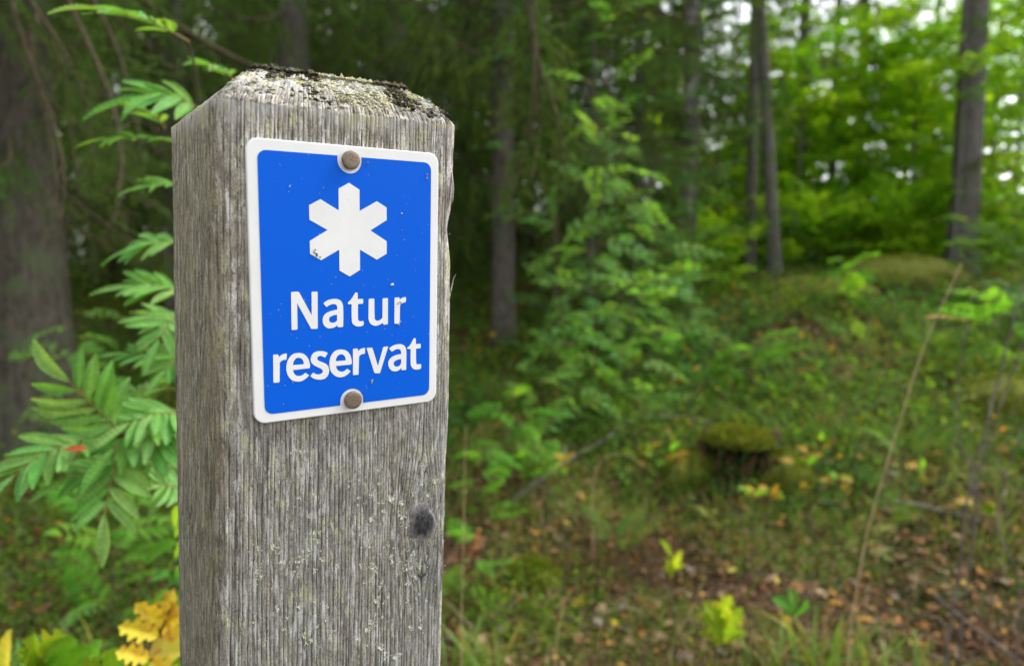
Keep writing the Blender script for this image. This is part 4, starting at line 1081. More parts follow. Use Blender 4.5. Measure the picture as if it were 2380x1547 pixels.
def stem_part(root, pts, r0, r1, mat=M_TWIG, name='stem', sides=7):
    """Smooth stem through world points."""
    pts = [np.array(p) - np.array(root.location) for p in pts]
    P = []
    for i in range(len(pts) - 1):
        p0 = pts[max(i - 1, 0)]; p1 = pts[i]; p2 = pts[i + 1]; p3 = pts[min(i + 2, len(pts) - 1)]
        for s in np.linspace(0, 1, 7)[:-1]:
            P.append(0.5 * ((2 * p1) + (-p0 + p2) * s + (2 * p0 - 5 * p1 + 4 * p2 - p3) * s * s + (-p0 + 3 * p1 - 3 * p2 + p3) * s ** 3))
    P.append(pts[-1])
    V, F = tube(np.array(P), np.linspace(r0, r1, len(P)), sides, rough=0.05)
    mb = MB(); mb.add(V, F); return mb.build(name, mat, root)

def ground_at(p): return Vector((p.x, p.y, gz(p.x, p.y)))

b0 = ground_at(at(470, 1547, 0.92))
ROW = empty('rowan_sapling', b0, 'rowan sapling with fresh green feathered leaves growing behind the left side of the post', 'sapling')
stem_part(ROW, [b0, at(468, 1500, 0.92), at(450, 1000, 0.93), at(445, 700, 0.95), at(472, 400, 0.97), at(530, 215, 1.0)], 0.006, 0.0025)
TC = Vector((0.05, -0.8, 0.6))
for k, (bx, by, bd, tx, ty, td, n_, ln, nv, sag) in enumerate([
        (290, 1010, .80, 160, 885, .76, 5, .056, (0.1, -1, .35), .05),
        (408, 955, .88, 262, 1045, .78, 6, .056, (0.2, -.75, .9), .16),
        (412, 985, .85, 345, 1080, .80, 5, .052, (-.2, -.8, .8), .12),
        (250, 1015, .82, 35, 1105, .74, 7, .056, (-.1, -.55, 1), .12),
        (282, 1045, .80, 243, 1195, .75, 4, .055, (0, -1, .35), .04),
        (420, 905, .95, 285, 925, .95, 6, .045, (0, -.4, 1), .10),
        (425, 850, 1.0, 300, 822, .98, 6, .042, (0, -.5, 1), .10),
        (430, 690, .98, 315, 665, .95, 5, .058, (0, -.6, 1), .12),
        (430, 720, .95, 370, 790, .90, 5, .050, (.1, -.8, .7), .10),
        (432, 570, 1.0, 318, 575, .98, 5, .054, (0, -.45, 1), .10),
        (440, 445, 1.02, 350, 432, .98, 5, .045, (0, -.4, 1), .10),
        (440, 345, 1.0, 250, 322, .95, 7, .042, (0, -.12, 1), .08),
        (475, 262, .97, 325, 228, .92, 5, .072, (0, -.6, 1), .14),
        (545, 190, 1.05, 480, 150, 1.0, 5, .040, (0, -.45, 1), .10),
        (440, 98, .92, 240, 25, .84, 6, .058, (0.15, -.25, 1), .06),
        (425, 1135, .85, 372, 1128, .82, 4, .034, (0, -.9, .6), .05),
        (425, 965, .86, 300, 985, .80, 6, .054, (0.1, -.8, .8), .14), (430, 1040, .9, 385, 1110, .86, 5, .05, (0.2, -.9, .5), .08), (300, 1085, .84, 170, 1110, .80, 5, .05, (0, -.6, .9), .10), (440, 760, 1.05, 360, 740, 1.0, 6, .05, (0, -.7, .7), .1), (440, 820, 1.0, 385, 860, .96, 5, .045, (0, -.8, .6), .08),
        (385, 300, 1.15, 320, 250, 1.1, 4, .04, (0, -.4, 1), .1)]):
    lf = rowan_leaf(ROW, at(bx, by, bd), at(tx, ty, td), n_, ln, nv, sag, seed=k + 3)
stem_part(ROW, [at(468, 300, 0.97), at(455, 170, 0.94), at(438, 96, 0.92)], 0.0022, 0.0012, name='twig')
stem_part(ROW, [at(452, 1010, 0.93), at(380, 1030, 0.88), at(290, 1012, 0.80), at(250, 1015, .82)], 0.003, 0.0015, name='twig')
red = put('leaflet', leaf_blade('leaflet', leaf_mat('red_leaf', .3), lance, 20, 0.34, (0.40, 0.06, 0.03), 1.1, 0.1, 10), None)
red.parent = ROW; red.location = at(150, 1045, .755) - ROW.location; red.rotation_mode = 'QUATERNION'; red.rotation_quaternion = frame_quat((1, -.1, .15), (0, -.6, 1)); red.scale = (.026,) * 3
red.name = 'red_leaf'; tag(red, 'small red leaf lying on the green leaflets')

# autumn oak seedling at the foot of the picture
ocol = [(0.62, 0.52, 0.04), (0.66, 0.50, 0.04), (0.55, 0.52, 0.06)]
OAK = [leaf_blade('leaf', M_YELLOW, ovate, 44, 0.62, ocol[k], 1.15, 0.0, 1, lobes=4, fold=0.18, curl=0.15 + .1 * k, seed=40 + k, edge=(0.50, 0.26, 0.05), sub=3) for k in range(3)]
ob = ground_at(at(372, 1560, 0.88))
OKS = empty('oak_seedling', ob, 'oak seedling with golden brown-edged lobed leaves beside the bottom left of the post', 'seedling')
top = at(395, 1415, 0.86)
stem_part(OKS, [ob, at(352, 1530, 0.86), at(372, 1470, 0.86), top], 0.003, 0.0015)
for k, (bx, by, tx, ty, d, s_, nv) in enumerate([(368, 1475, 245, 1452, .82, .85, (0, -.9, .5)), (385, 1445, 300, 1405, .84, .9, (0, -1, .5)), (396, 1435, 385, 1385, .86, .9, (.1, -1, .3)), (345, 1530, 255, 1512, .80, .9, (0, -.8, .6)),
        (375, 1470, 440, 1400, .86, 1, (0, -1, .5)), (352, 1505, 440, 1505, .83, 1.0, (0, -.8, .6)), (352, 1535, 425, 1600, .8, 1.0, (0, -.8, .6))]):
    a = at(bx, by, d + .02); b = at(tx, ty, d - .02)
    put('leaf', OAK[k % 3], OKS, a - OKS.location, frame_quat(b - a, nv), (b - a).length * 0.85 * s_)
# small broad leaved seedlings beside it
GL = [leaf_blade('leaf', M_LEAF, ovate, 24, 0.60, c, 1.4, 0.08, 12, fold=.15, curl=.2, seed=60 + k) for k, c in enumerate([(0.13, 0.30, 0.03), (0.17, 0.34, 0.03), (0.11, 0.26, 0.05)])]
YL = [leaf_blade('leaf', M_YELLOW, ovate, 24, 0.55, c, 1.2, 0.05, 12, fold=.15, curl=.25, seed=70 + k) for k, c in enumerate([(0.45, 0.42, 0.03), (0.40, 0.45, 0.05), (0.55, 0.36, 0.03)])]
def seedling(label, px, py, dist, leaves, meshes, stem_r=0.002, name='seedling', cat='seedling', group=None, mat=M_TWIG):
    """Little plant: leaves = list of (px, py of leaf base, px, py of leaf tip, distance shift)."""
    b = ground_at(at(px, py, dist)); root = empty(name, b, label, cat, group)
    ys = sorted(leaves, key=lambda l: -l[1])
    stem_part(root, [b] + [b.lerp(at(l[0], l[1], dist), 1.0) for l in ys[:: max(1, len(ys) // 5)]] , stem_r, stem_r * .5, mat)
    for k, l in enumerate(leaves):
        a = at(l[0], l[1], dist); t = at(l[2], l[3], dist + (l[4] if len(l) > 4 else -0.03))
        put('leaf', meshes[k % len(meshes)], root, a - b, frame_quat(t - a, (RNG.normal() * .2, -.7, .8)), (t - a).length)
    return root
YN = [leaf_blade('leaf', M_LEAF, lance, 16, .34, (.30, .40, .03), 1.2, 0.05, 8, fold=.15, curl=.2, seed=78 + k) for k in range(2)]
OKG = [leaf_blade('leaf', M_LEAF, ovate, 44, .6, (.22, .36, .03), 1.3, 0, 1, lobes=4, fold=.2, curl=.25, seed=90 + k, sub=3, edge=(.35, .36, .03)) for k in range(2)]
YE = leaf_blade('leaf', M_LEAF, ovate, 24, .5, (.50, .44, .08), 1.2, .04, 12, fold=.1, curl=.15, seed=75, edge=(.16, .30, .03))
seedling('lime green seedling with small rounded leaves against the left edge of the post', 410, 1560, .95,
         [(412, 1255, 335, 1300), (415, 1240, 400, 1180), (395, 1330, 362, 1340), (398, 1350, 420, 1320), (400, 1370, 362, 1390), (402, 1380, 425, 1400), (398, 1410, 365, 1425), (404, 1300, 420, 1262), (404, 1330, 430, 1345)], GL, .0025)
seedling('low lime and yellow leaves in the bottom left corner', 80, 1640, .9,
         [(80, 1560, 120, 1488), (90, 1560, 62, 1495), (100, 1580, 175, 1510), (110, 1580, 205, 1555), (70, 1570, 40, 1520), (95, 1545, 150, 1490)], OKG + GL[1:2], .003)
seedling('single broad leaf, pale yellow with green margin, at the very corner bottom left', -10, 1660, .85, [(20, 1620, -8, 1480), (20, 1640, 60, 1575)], [YE, GL[1]], .003)
seedling('low green leaf pair at the bottom between corner plants and oak seedling', 215, 1640, .95, [(215, 1580, 150, 1530), (215, 1580, 285, 1520), (215, 1590, 205, 1500), (330, 1590, 372, 1525), (330, 1590, 410, 1545)], GL, .003)

# cheap compound leaves for plants farther off
def frond_mesh(name, seed, npair, pal, mat, wl=0.30, ll=0.34, fern=False):
    r = np.random.default_rng(seed); mb = MB(); s = np.linspace(0, 1, 8)
    ctr = np.stack([s, 0.03 * np.sin(s * 4 + seed), 0.10 * np.sin(s * 3.1) - 0.10 * s * s], 1)
    V, F = tube(ctr, 0.010 * (1.1 - s), 4); mb.add(V, F, 1)
    P = []; D = []; Ls = []
    for k in range(npair):
        f = 0.15 + 0.83 * (k + .5) / npair; q = [np.interp(f, s, ctr[:, j]) for j in range(3)]
        for sg in (-1, 1):
            a = math.radians(64 - 20 * f + r.uniform(-8, 8)); P.append(q); D.append((math.cos(a), sg * math.sin(a), r.uniform(-.25, .15)))
            Ls.append(ll * (1.15 - f if fern else 0.7 + 0.4 * math.sin(math.pi * f)) * r.uniform(.9, 1.1))
    P.append(ctr[-1]); D.append((1, 0, -.2)); Ls.append(ll * (0.3 if fern else 1))
    n = len(P); Nn = np.array([0, 0, 1.0]) + r.normal(size=(n, 3)) * .22; C = pick_cols(n, pal, r, .15)
    V, F, CC = leaf_arrays(np.array(P), np.array(D), Nn, np.array(Ls), np.array(Ls) * wl, C); mb.add(V, F, 0, CC, False)
    return mb.mesh(name, [mat, M_RACHIS])
FR_C = [frond_mesh('leaf', 600 + k, 5, [(0.13, 0.30, 0.07), (0.16, 0.33, 0.09), (.13, .30, .045)], M_LEAF, .46, .30) for k in range(3)]
FR_G = [frond_mesh('leaf', 610 + k, 5, [(0.12, 0.31, 0.03), (0.15, 0.34, 0.04)], M_LEAF, .48, .36) for k in range(3)]
FR_P = [frond_mesh('leaf', 620 + k, 6, [(0.33, 0.42, 0.13), (0.38, 0.42, 0.16)], M_LEAF) for k in range(2)]
FR_F = [frond_mesh('frond', 630 + k, 15, [(0.15, 0.30, 0.04), (0.13, 0.26, 0.05)], M_LEAF, .22, .34, True) for k in range(2)]
def frond_plant(label, px, py, dist, n, ln, meshes, hgt, spread, name='rowan_seedling', cat='seedling', group=None, stem=True, seed=0, face=None):
    b = ground_at(at(px, py, dist)); root = empty(name, b, label, cat, group); r = random.Random(seed)
    if stem: stem_part(root, [b, b + Vector((r.gauss(0, .02), 0, hgt * .5)), b + Vector((r.gauss(0, .04), 0, hgt))], .0035 * max(.6, hgt), .0015)
    for k in range(n):
        a = k * 2.4 + r.uniform(-.4, .4) if face is None else math.radians(face + r.uniform(-50, 50)); f = (k + .6) / n if stem else 0
        put(meshes[0].name.split('.')[0], r.choice(meshes), root, Vector((math.cos(a) * .01, math.sin(a) * .01, hgt * f)), frame_quat((math.cos(a), math.sin(a), r.uniform(-.5, .9) if stem else r.uniform(.5, 1.3)), (r.gauss(0, .45), -.45 + r.gauss(0, .3), 1)), ln * r.uniform(.6, 1.2) * spread)
    return root
# grey green rowan thicket right of the dark spruce trunk
for k, (px, py, d, n, h, ln, w) in enumerate([(1300, 840, 3.9, 16, 1.0, .26, 'nearest the dark trunk'), (1380, 800, 3.6, 26, 1.7, .24, 'in the middle of the thicket'), (1450, 830, 3.9, 26, 1.55, .24, 'right of the thicket middle'), (1530, 840, 4.2, 18, 1.05, .26, 'at the right end of the thicket'),
        (1340, 900, 3.3, 12, .6, .24, 'low before the thicket'), (1480, 870, 3.5, 14, .75, .24, 'low on the right of the thicket'), (1420, 760, 4.6, 30, 2.3, .25, 'tallest at the back of the thicket'), (1600, 830, 4.6, 14, .8, .24, 'on the slope beyond the thicket'), (1250, 930, 3.0, 9, .4, .2, 'small by the stem of the dark trunk')]):
    frond_plant('grey green rowan seedling ' + w, px, py, d, n, ln, FR_C, h, 1, group='rowan seedlings of the thicket', seed=k, name='rowan_seedling')
for k, (px, py, d, n, h, ln, w) in enumerate([(1190, 940, 2.9, 12, .38, .17, 'bright green rowan seedling right of the post, level with the lettering'), (1120, 1010, 2.6, 9, .28, .16, 'bright green rowan seedling close to the right edge of the post'), (1255, 1010, 2.8, 8, .2, .15, 'small green rowan seedling beside the fallen branch'),
        (1100, 1200, 2.1, 8, .22, .12, 'dark green seedling low behind the right edge of the post'), (1740, 780, 4.0, 10, .3, .24, 'spreading green seedling on the slope left of the fern'), (2330, 700, 4.0, 12, .5, .24, 'green seedling at the right edge under the crest'), (1960, 640, 5.5, 12, .4, .26, 'green seedling on the brow of the slope')]):
    frond_plant(w, px, py, d, n, ln, FR_G, h, 1, seed=40 + k)
for k, (px, py, d, n, ln, w) in enumerate([(1850, 850, 3.2, 5, .24, 'pale green fern in the middle of the slope'), (2120, 790, 3.0, 5, .26, 'pale fern touched by the long straw'), (2160, 640, 4.6, 6, .3, 'fern at the foot of the thick grey trunk'), (1440, 1120, 2.4, 4, .2, 'grey green fern frond over the brown heather'), (1740, 700, 4.4, 6, .3, 'fern left of the crossing pair foot'), (2330, 640, 4.4, 5, .32, 'fern at the right edge below the bright trees'), (2060, 1060, 2.6, 4, .18, 'small fern beside the pale seedling'), (1990, 680, 4.8, 5, .28, 'small fern on the mossy brow')]):
    frond_plant(w, px, py, d, n, ln, FR_F, .02, 1, name='fern', cat='fern', stem=False, seed=70 + k)
for k, (px, py, d, n, h, ln, w) in enumerate([(250, 1150, 2.0, 12, .42, .16, 'green rowan seedling low between the old spruce and the post'), (120, 1190, 1.7, 9, .22, .12, 'green seedling low at the left behind the feathered leaves'), (330, 900, 2.6, 12, .5, .2, 'shaded seedling behind the feathered leaves close to the post'), (40, 1290, 1.5, 8, .15, .1, 'small green seedling by the left edge above the corner leaves'), (190, 1000, 3.0, 14, .75, .24, 'tallest shaded seedling in front of the foot of the old spruce')]):
    frond_plant(w, px, py, d, n, ln, FR_G if k in (0, 3) else FR_C, h, 1, seed=140 + k)
frond_plant('pale cream green seedling standing alone right of the hollow stump', 2020, 1040, 2.4, 6, .075, FR_P, .10, 1, seed=90)
frond_plant('pale seedling just left of the hollow stump', 1600, 1090, 2.7, 4, .09, FR_P, .07, 1, seed=91)
seedling('bright yellow green upright sprig among brown leaves low in the centre right', 1565, 1335, 2.0, [(1560, 1295, 1545, 1255), (1565, 1325, 1580, 1285), (1562, 1340, 1556, 1300), (1567, 1325, 1586, 1312), (1563, 1335, 1548, 1318)], YN, .0015)
seedling('lime green lobed seedling near the bottom in front of the sprig', 1680, 1530, 1.6, [(1680, 1480, 1650, 1425), (1680, 1470, 1718, 1420), (1682, 1460, 1690, 1395), (1680, 1490, 1640, 1465), (1680, 1490, 1725, 1470), (1675, 1450, 1652, 1405)], OKG, .0015)
seedling('tiny green seedling at the bottom right of the lime one', 1840, 1440, 1.7, [(1845, 1430, 1810, 1390), (1845, 1430, 1880, 1400), (1845, 1425, 1845, 1375)], GL[2:], .0012)
yr = random.Random(9)
YD = leaf_blade('leaf', M_YELLOW, ovate, 16, .42, (.34, .22, .03), 1.2, 0.05, 8, fold=.15, curl=.3, seed=77)
for k, (px, py, d, w) in enumerate([(1500, 1075, 2.5, 'over the brown heather'), (1555, 1080, 2.6, 'left of the hollow stump'), (1740, 1175, 2.3, 'below the hollow stump'), (1790, 1170, 2.35, 'below and right of the hollow stump'), (1860, 1080, 2.7, 'right of the hollow stump'), (1895, 1060, 2.8, 'farther right of the hollow stump'), (1960, 1140, 2.4, 'beside the long straw'), (2140, 1120, 2.5, 'under the mossy rock'), (1300, 1100, 2.5, 'low in the centre'), (2300, 1200, 2.1, 'at the right edge')]):
    lv = []
    for j in range(7):
        a = yr.uniform(0.1, 3.0); bx = px + yr.gauss(0, 16); by = py - yr.uniform(0, 40); q_ = yr.uniform(10, 30); lv.append((bx, by, bx + math.cos(a) * q_, by - math.sin(a) * q_ * .8))
    seedling('small yellowing seedling ' + w, px, py + 15, d, lv, [YD, GL[1], YD, GL[0]], .0012, group='yellowing seedlings')

# ================================================================== GROUND THINGS
def hit(px, py):
    d = 1.0
    while d < 12:
        q = at(px, py, d)
        if q.z <= gz(q.x, q.y): break
        d += .03
    return ground_at(q)
def lumpy(name, mat, root, c, rx, ry, rz, seed, amp=0.18, nu=40, nv=22, cut=None):
    a = np.linspace(0, 2 * np.pi, nu, endpoint=False); e = np.linspace(-0.35, np.pi / 2, nv)
    A, E = np.meshgrid(a, e); k = 1 + amp * fbm(np.cos(A) * 1.6 + seed, np.sin(A) * 1.6 + E * 1.5, 4, seed)
    V = np.stack([rx * np.cos(E) * np.cos(A) * k, ry * np.cos(E) * np.sin(A) * k, rz * np.sin(E) * k], -1).reshape(-1, 3) + np.array(c)
    i = np.arange(nv - 1)[:, None] * nu + np.arange(nu)[None]; j = np.arange(nv - 1)[:, None] * nu + (np.arange(nu)[None] + 1) % nu
    mb = MB(); mb.add(V, np.stack([i, j, j + nu, i + nu], -1).reshape(-1, 4)); return mb.build(name, mat, root)
M_ROCK = solid_mat('stone', (0.06, 0.058, 0.05), 0.9, 12, (0.17, 0.165, 0.15), 0.6, 60)
M_ROT = solid_mat('rotten_wood', (0.010, 0.007, 0.004), 0.95, 25, (0.085, 0.045, 0.018), 0.9, 90, (1, 1, 0.3))
def moss_fuzz(root, c, rx, ry, rz, n, seed, name='moss_tufts'):
    r = np.random.default_rng(seed); A = r.uniform(0, 6.28, n); E = r.uniform(0.0, 1.5, n)
    d = np.stack([np.cos(E) * np.cos(A), np.cos(E) * np.sin(A), np.sin(E)], 1); P = d * [rx, ry, rz] + np.array(c)
    C = pick_cols(n, [(0.16, 0.20, 0.015), (0.10, 0.14, 0.01), (0.22, 0.22, 0.02), (0.07, 0.10, 0.01)], r)
    V, F, CC = leaf_arrays(P, d + r.normal(size=(n, 3)) * .6 + [0, 0, .4], r.normal(size=(n, 3)), r.uniform(.012, .03, n), r.uniform(.004, .010, n), C)
    mb = MB(); mb.add(V, F, 0, CC, False); o = mb.build(name, M_GRASS, root); o['kind'] = 'stuff'
# hollow stump
sp = hit(1715, 1105)
ST = empty('tree_stump', sp, 'rotten hollow stump with dark opening and a yellow green moss cap', 'stump')
mb = MB(); n = 36; R = 0.165
for r0, hh in ((R, 0.17), (R * .80, 0.165)): pass
A = np.linspace(math.radians(-15), math.radians(200), n)      # open towards the camera
ringsv = []
for (rr, z) in ((R * 1.15, -0.05), (R * 1.03, .04), (R, .10), (R * .98, .17), (R * .80, .165), (R * .78, .06), (R * .74, -.04)):
    ringsv.append(np.stack([rr * np.cos(A) * (1 + .09 * np.sin(A * 5 + z * 9)), rr * np.sin(A) * .85 * (1 + .09 * np.sin(A * 7)), z + .02 * np.sin(A * 9 + rr * 40)], 1))
V = np.concatenate(ringsv); F = [(i * n + k, i * n + k + 1, (i + 1) * n + k + 1, (i + 1) * n + k) for i in range(len(ringsv) - 1) for k in range(n - 1)]
mb.add(V, F); mb.build('shell', M_ROT, ST)
lumpy('moss_cap', M_MOSS, ST, (-.01, -.01, .150), .135, .13, .045, 5, .6)
moss_fuzz(ST, (-.01, -.01, .150), .145, .14, .05, 2400, 6)
lumpy('moss_cushion', M_MOSS, ST, (.17, -.05, -.02), .11, .12, .13, 9, .4); lumpy('moss_cushion', M_MOSS, ST, (-.19, .03, -.03), .13, .12, .12, 14, .5); moss_fuzz(ST, (.17, -.05, -.02), .11, .12, .13, 900, 16); moss_fuzz(ST, (-.19, .03, -.03), .13, .12, .12, 900, 17)
for k_ in range(9):
    x_ = -.12 + .03 * k_ + yr.uniform(-.01, .01); stem_part(ST, [Vector(sp) + Vector((x_, -.13 + .02 * abs(k_ - 4), -.02)), Vector(sp) + Vector((x_ + yr.uniform(-.02, .02), -.12, yr.uniform(.03, .09))), Vector(sp) + Vector((x_ + yr.uniform(-.03, .03), -.11, yr.uniform(.10, .15)))], .012, .003, M_ROT, 'wood_shard')

for k, (px, py, d, rx, rz, w) in enumerate([(2330, 960, 3.6, .26, .17, 'mossy rock with a yellow green top at the right edge of the slope'), (1235, 1360, 2.1, .085, .055, 'small round moss hummock on the brown leaves'), (2090, 660, 5.6, .50, .20, 'long mossy mound on the brow of the slope'), (1900, 700, 5.2, .40, .16, 'low mossy mound left on the brow of the slope')]):
    p = hit(px, py); rx *= p.y / d; rz *= p.y / d; rk = empty('mossy_rock', p, w, 'rock')
    lumpy('stone', M_ROCK, rk, (0, 0, 0), rx, rx * .8, rz, k + 20, .2); lumpy('moss_cap', M_MOSS, rk, (0, 0, rz * .10), rx * 1.04, rx * .84, rz * 1.0, k + 20, .2)
    moss_fuzz(rk, (0, 0, rz * .10), rx * 1.04, rx * .84, rz * 1.0, int(2600 * min(1, rx * 4)), k + 50)
# brown heather / bilberry bush, leafless and twiggy
hb = ground_at(at(1440, 1180, 2.35)); HB = empty('dead_heather', hb, 'brown twiggy half dead heather bush left of the hollow stump', 'bush')
r = np.random.default_rng(4); mb = MB(); P = []; D = []
for k in range(230):
    a = r.uniform(0, 6.28); x0 = r.normal(size=2) * [.20, .10]; h = r.uniform(.06, .17)
    u = np.linspace(0, 1, 5)[:, None]; d = np.array([math.cos(a) * .45, math.sin(a) * .45, 1.0])
    t = np.array([x0[0], x0[1], -.02]) + d * h * u + r.normal(size=(5, 3)) * .006
    V, F = tube(t, .0014 * (1.2 - u[:, 0]), 3); mb.add(V, F, 1)
    for j in range(6): P.append(t[r.integers(1, 5)]); D.append(r.normal(size=3) + [0, 0, .6])
n = len(P); V, F, CC = leaf_arrays(np.array(P), np.array(D), r.normal(size=(n, 3)), r.uniform(.008, .018, n), r.uniform(.005, .01, n), pick_cols(n, [(.09, .04, .02), (.14, .07, .03), (.06, .03, .02), (.07, .10, .02), (.30, .16, .03)], r)); mb.add(V, F, 0, CC, False)
o = mb.build('twigs', [M_GRASS, M_TWIG], HB); o['kind'] = 'stuff'

# fallen branches and sticks
def stick(label, pts, r0, r1, mat=M_TWIG, name='fallen_branch', forks=()):
    W = [ground_at(at(*p[:3])) + Vector((0, 0, p[3] if len(p) > 3 else r0 * .7)) for p in pts]
    root = empty(name, W[0], label, 'branch'); stem_part(root, W, r0, r1, mat, 'stick')
    for f in forks:
        Q = [ground_at(at(*p[:3])) + Vector((0, 0, p[3] if len(p) > 3 else r0 * .7)) for p in f]; stem_part(root, Q, r0 * .6, r1 * .6, mat, 'twig')
M_DEAD = bark_mat('dead_bark', (0.07, 0.05, 0.04), (0.22, 0.18, 0.15), (0.28, 0.27, 0.22), 30)
stick('grey fallen branch arching from the bright seedling up towards the slope', [(1190, 985, 2.7, .01), (1245, 950, 2.8, .03), (1310, 905, 3.0, .04), (1400, 880, 3.2, .05), (1500, 862, 3.4, .05), (1660, 850, 3.5, .05)], .014, .008, M_DEAD, forks=[[(1310, 905, 3.0, .04), (1316, 865, 3.05, .10)], [(1245, 950, 2.8, .03), (1300, 960, 2.7, .02)]])
stick('thin stick lying behind the right edge of the post near the bottom', [(1010, 1350, 1.9), (1090, 1330, 1.95), (1180, 1300, 2.05)], .010, .006, M_DEAD)
stick('curved thin stick rising from the brown leaves in the bottom right', [(1800, 1340, 1.9), (1845, 1395, 1.8, .03), (1900, 1430, 1.75, .02), (1960, 1450, 1.7)], .005, .003, M_DEAD)
stick('pale stick under the fern on the slope', [(2080, 690, 3.6, .05), (2010, 730, 3.5, .05), (1960, 760, 3.4)], .010, .006, M_DEAD)
stick('reddish stick with bark beneath the mossy rock', [(2050, 1010, 2.7), (2160, 1040, 2.6, .03), (2290, 1060, 2.5)], .013, .008, M_DEAD)
stick('bent grey twig crossing the lower right leaves', [(2160, 1160, 2.2), (2260, 1280, 2.0, .04), (2330, 1340, 1.9, .03), (2420, 1390, 1.8)], .007, .004, M_DEAD)
# straws
def straw(label, pts, w, mat=M_STRAW, name='straw', cat='straw'):
    W = [at(*p) for p in pts]; g = ground_at(W[0]); root = empty(name, g, label, cat)
    stem_part(root, [g] + W, w, w * .5, mat, 'stalk')
    return root
s1 = straw('long leaning dry straw crossing the slope at the right', [(1975, 1480, 1.45), (1990, 1380, 1.46), (2020, 1220, 1.48), (2085, 1000, 1.52), (2150, 800, 1.56), (2235, 612, 1.6)], .0024)
lf = [leaf_blade('leaf', M_YELLOW, lance, 14, .10, (.45, .22, .05), 1.1, seed=3)]
put('leaf', lf[0], s1, at(2150, 738, 1.57) - s1.location, frame_quat((1, 0, .03), (0, -.3, 1)), .10)
straw('thin upright straw close beside the right edge of the post', [(1072, 1500, 1.15), (1075, 1350, 1.15), (1078, 1200, 1.16), (1082, 990, 1.18)], .0012)
straw('short brown straw bending in the lower centre', [(1560, 1520, 1.5), (1600, 1430, 1.5), (1640, 1340, 1.52)], .0013)
straw('short straw at the bottom right of the post', [(1290, 1540, 1.4), (1300, 1450, 1.42), (1315, 1400, 1.43)], .0014)
straw('arched dead grass stalk over the heather', [(1380, 1130, 2.3), (1400, 1070, 2.3), (1450, 1055, 2.28), (1500, 1085, 2.25)], .002)
# bare leafless saplings at the right edge
BS = [([(2205, 1470, 1.75), (2230, 1330, 1.77), (2250, 1150, 1.8), (2300, 960, 1.85), (2345, 780, 1.9), (2380, 650, 1.95)], .0045, 'leafless sapling stem leaning to the right edge'),
      ([(2235, 1460, 1.8), (2262, 1250, 1.82), (2290, 1050, 1.85), (2370, 820, 1.9), (2420, 700, 1.9)], .0035, 'second leafless sapling stem just right of the leaning one'),
      ([(2370, 1360, 1.7), (2320, 1230, 1.72), (2335, 1120, 1.74), (2375, 1000, 1.76), (2440, 900, 1.8)], .003, 'bent leafless sapling at the right edge nearest the camera'),
      ([(2265, 1120, 2.3), (2230, 1020, 2.3), (2225, 900, 2.32), (2245, 760, 2.35)], .003, 'thin curved bare sapling left of the leaning stem')]
for P_, w_, l_ in BS:
    r_ = straw(l_, P_, w_, M_DEAD, 'bare_sapling', 'sapling')
    for j in (2, 3): a = at(*P_[j]); stem_part(r_, [a, a + Vector((yr.uniform(-.03, .06), 0, .06)), a + Vector((yr.uniform(-.06, .12), 0, .16))], w_ * .5, w_ * .25, M_DEAD, 'twig')

# grass tufts with every blade a part
def blade_mesh(seed, col, tipc):
    r = np.random.default_rng(seed); n = 9; u = np.linspace(0, 1, n); bend = r.uniform(.15, .7)
    x = bend * u ** 2; z = u * (1 - .35 * bend * u); w = .022 * np.sin(np.pi * (0.12 + .88 * u)) ** .6 * (1 - u) ** .3 + .0008
    V = np.stack([np.stack([x, -w, z], 1), np.stack([x + .004, 0 * w, z - .004], 1), np.stack([x, w, z], 1)], 1).reshape(-1, 3)
    C = np.repeat(np.array(col) * (1 - u[:, None] ** 2) + np.array(tipc) * u[:, None] ** 2, 3, 0)
    F = [(3 * i + k, 3 * i + k + 1, 3 * i + 4 + k, 3 * i + 3 + k) for i in range(n - 1) for k in (0, 1)]
    mb = MB(); mb.add(V, F, 0, C); return mb.mesh('blade', M_GRASS)
BL = [blade_mesh(k, (.13, .26, .05), (.22, .34, .07)) for k in range(4)] + [blade_mesh(k + 10, (.14, .20, .04), (.45, .33, .06)) for k in range(3)]
def tuft(label, px, py, dist, n, h, spread=.03, seed=0, group=None, face=None):
    b = hit(px, min(py + 25, 1590)); h *= 0.62 * max(1, b.y / dist); root = empty('grass_tuft', b, label, 'grass tuft', group); r = random.Random(seed)
    for k in range(n):
        a = r.uniform(0, 6.28) if face is None else math.radians(face + r.gauss(0, 35)); tilt = r.uniform(0, .35)
        q = Quaternion((0, 0, 1), a) @ Quaternion((0, 1, 0), tilt)
        put('blade', r.choice(BL), root, (r.gauss(0, spread), r.gauss(0, spread), -.01), q, h * r.uniform(.5, 1.15))
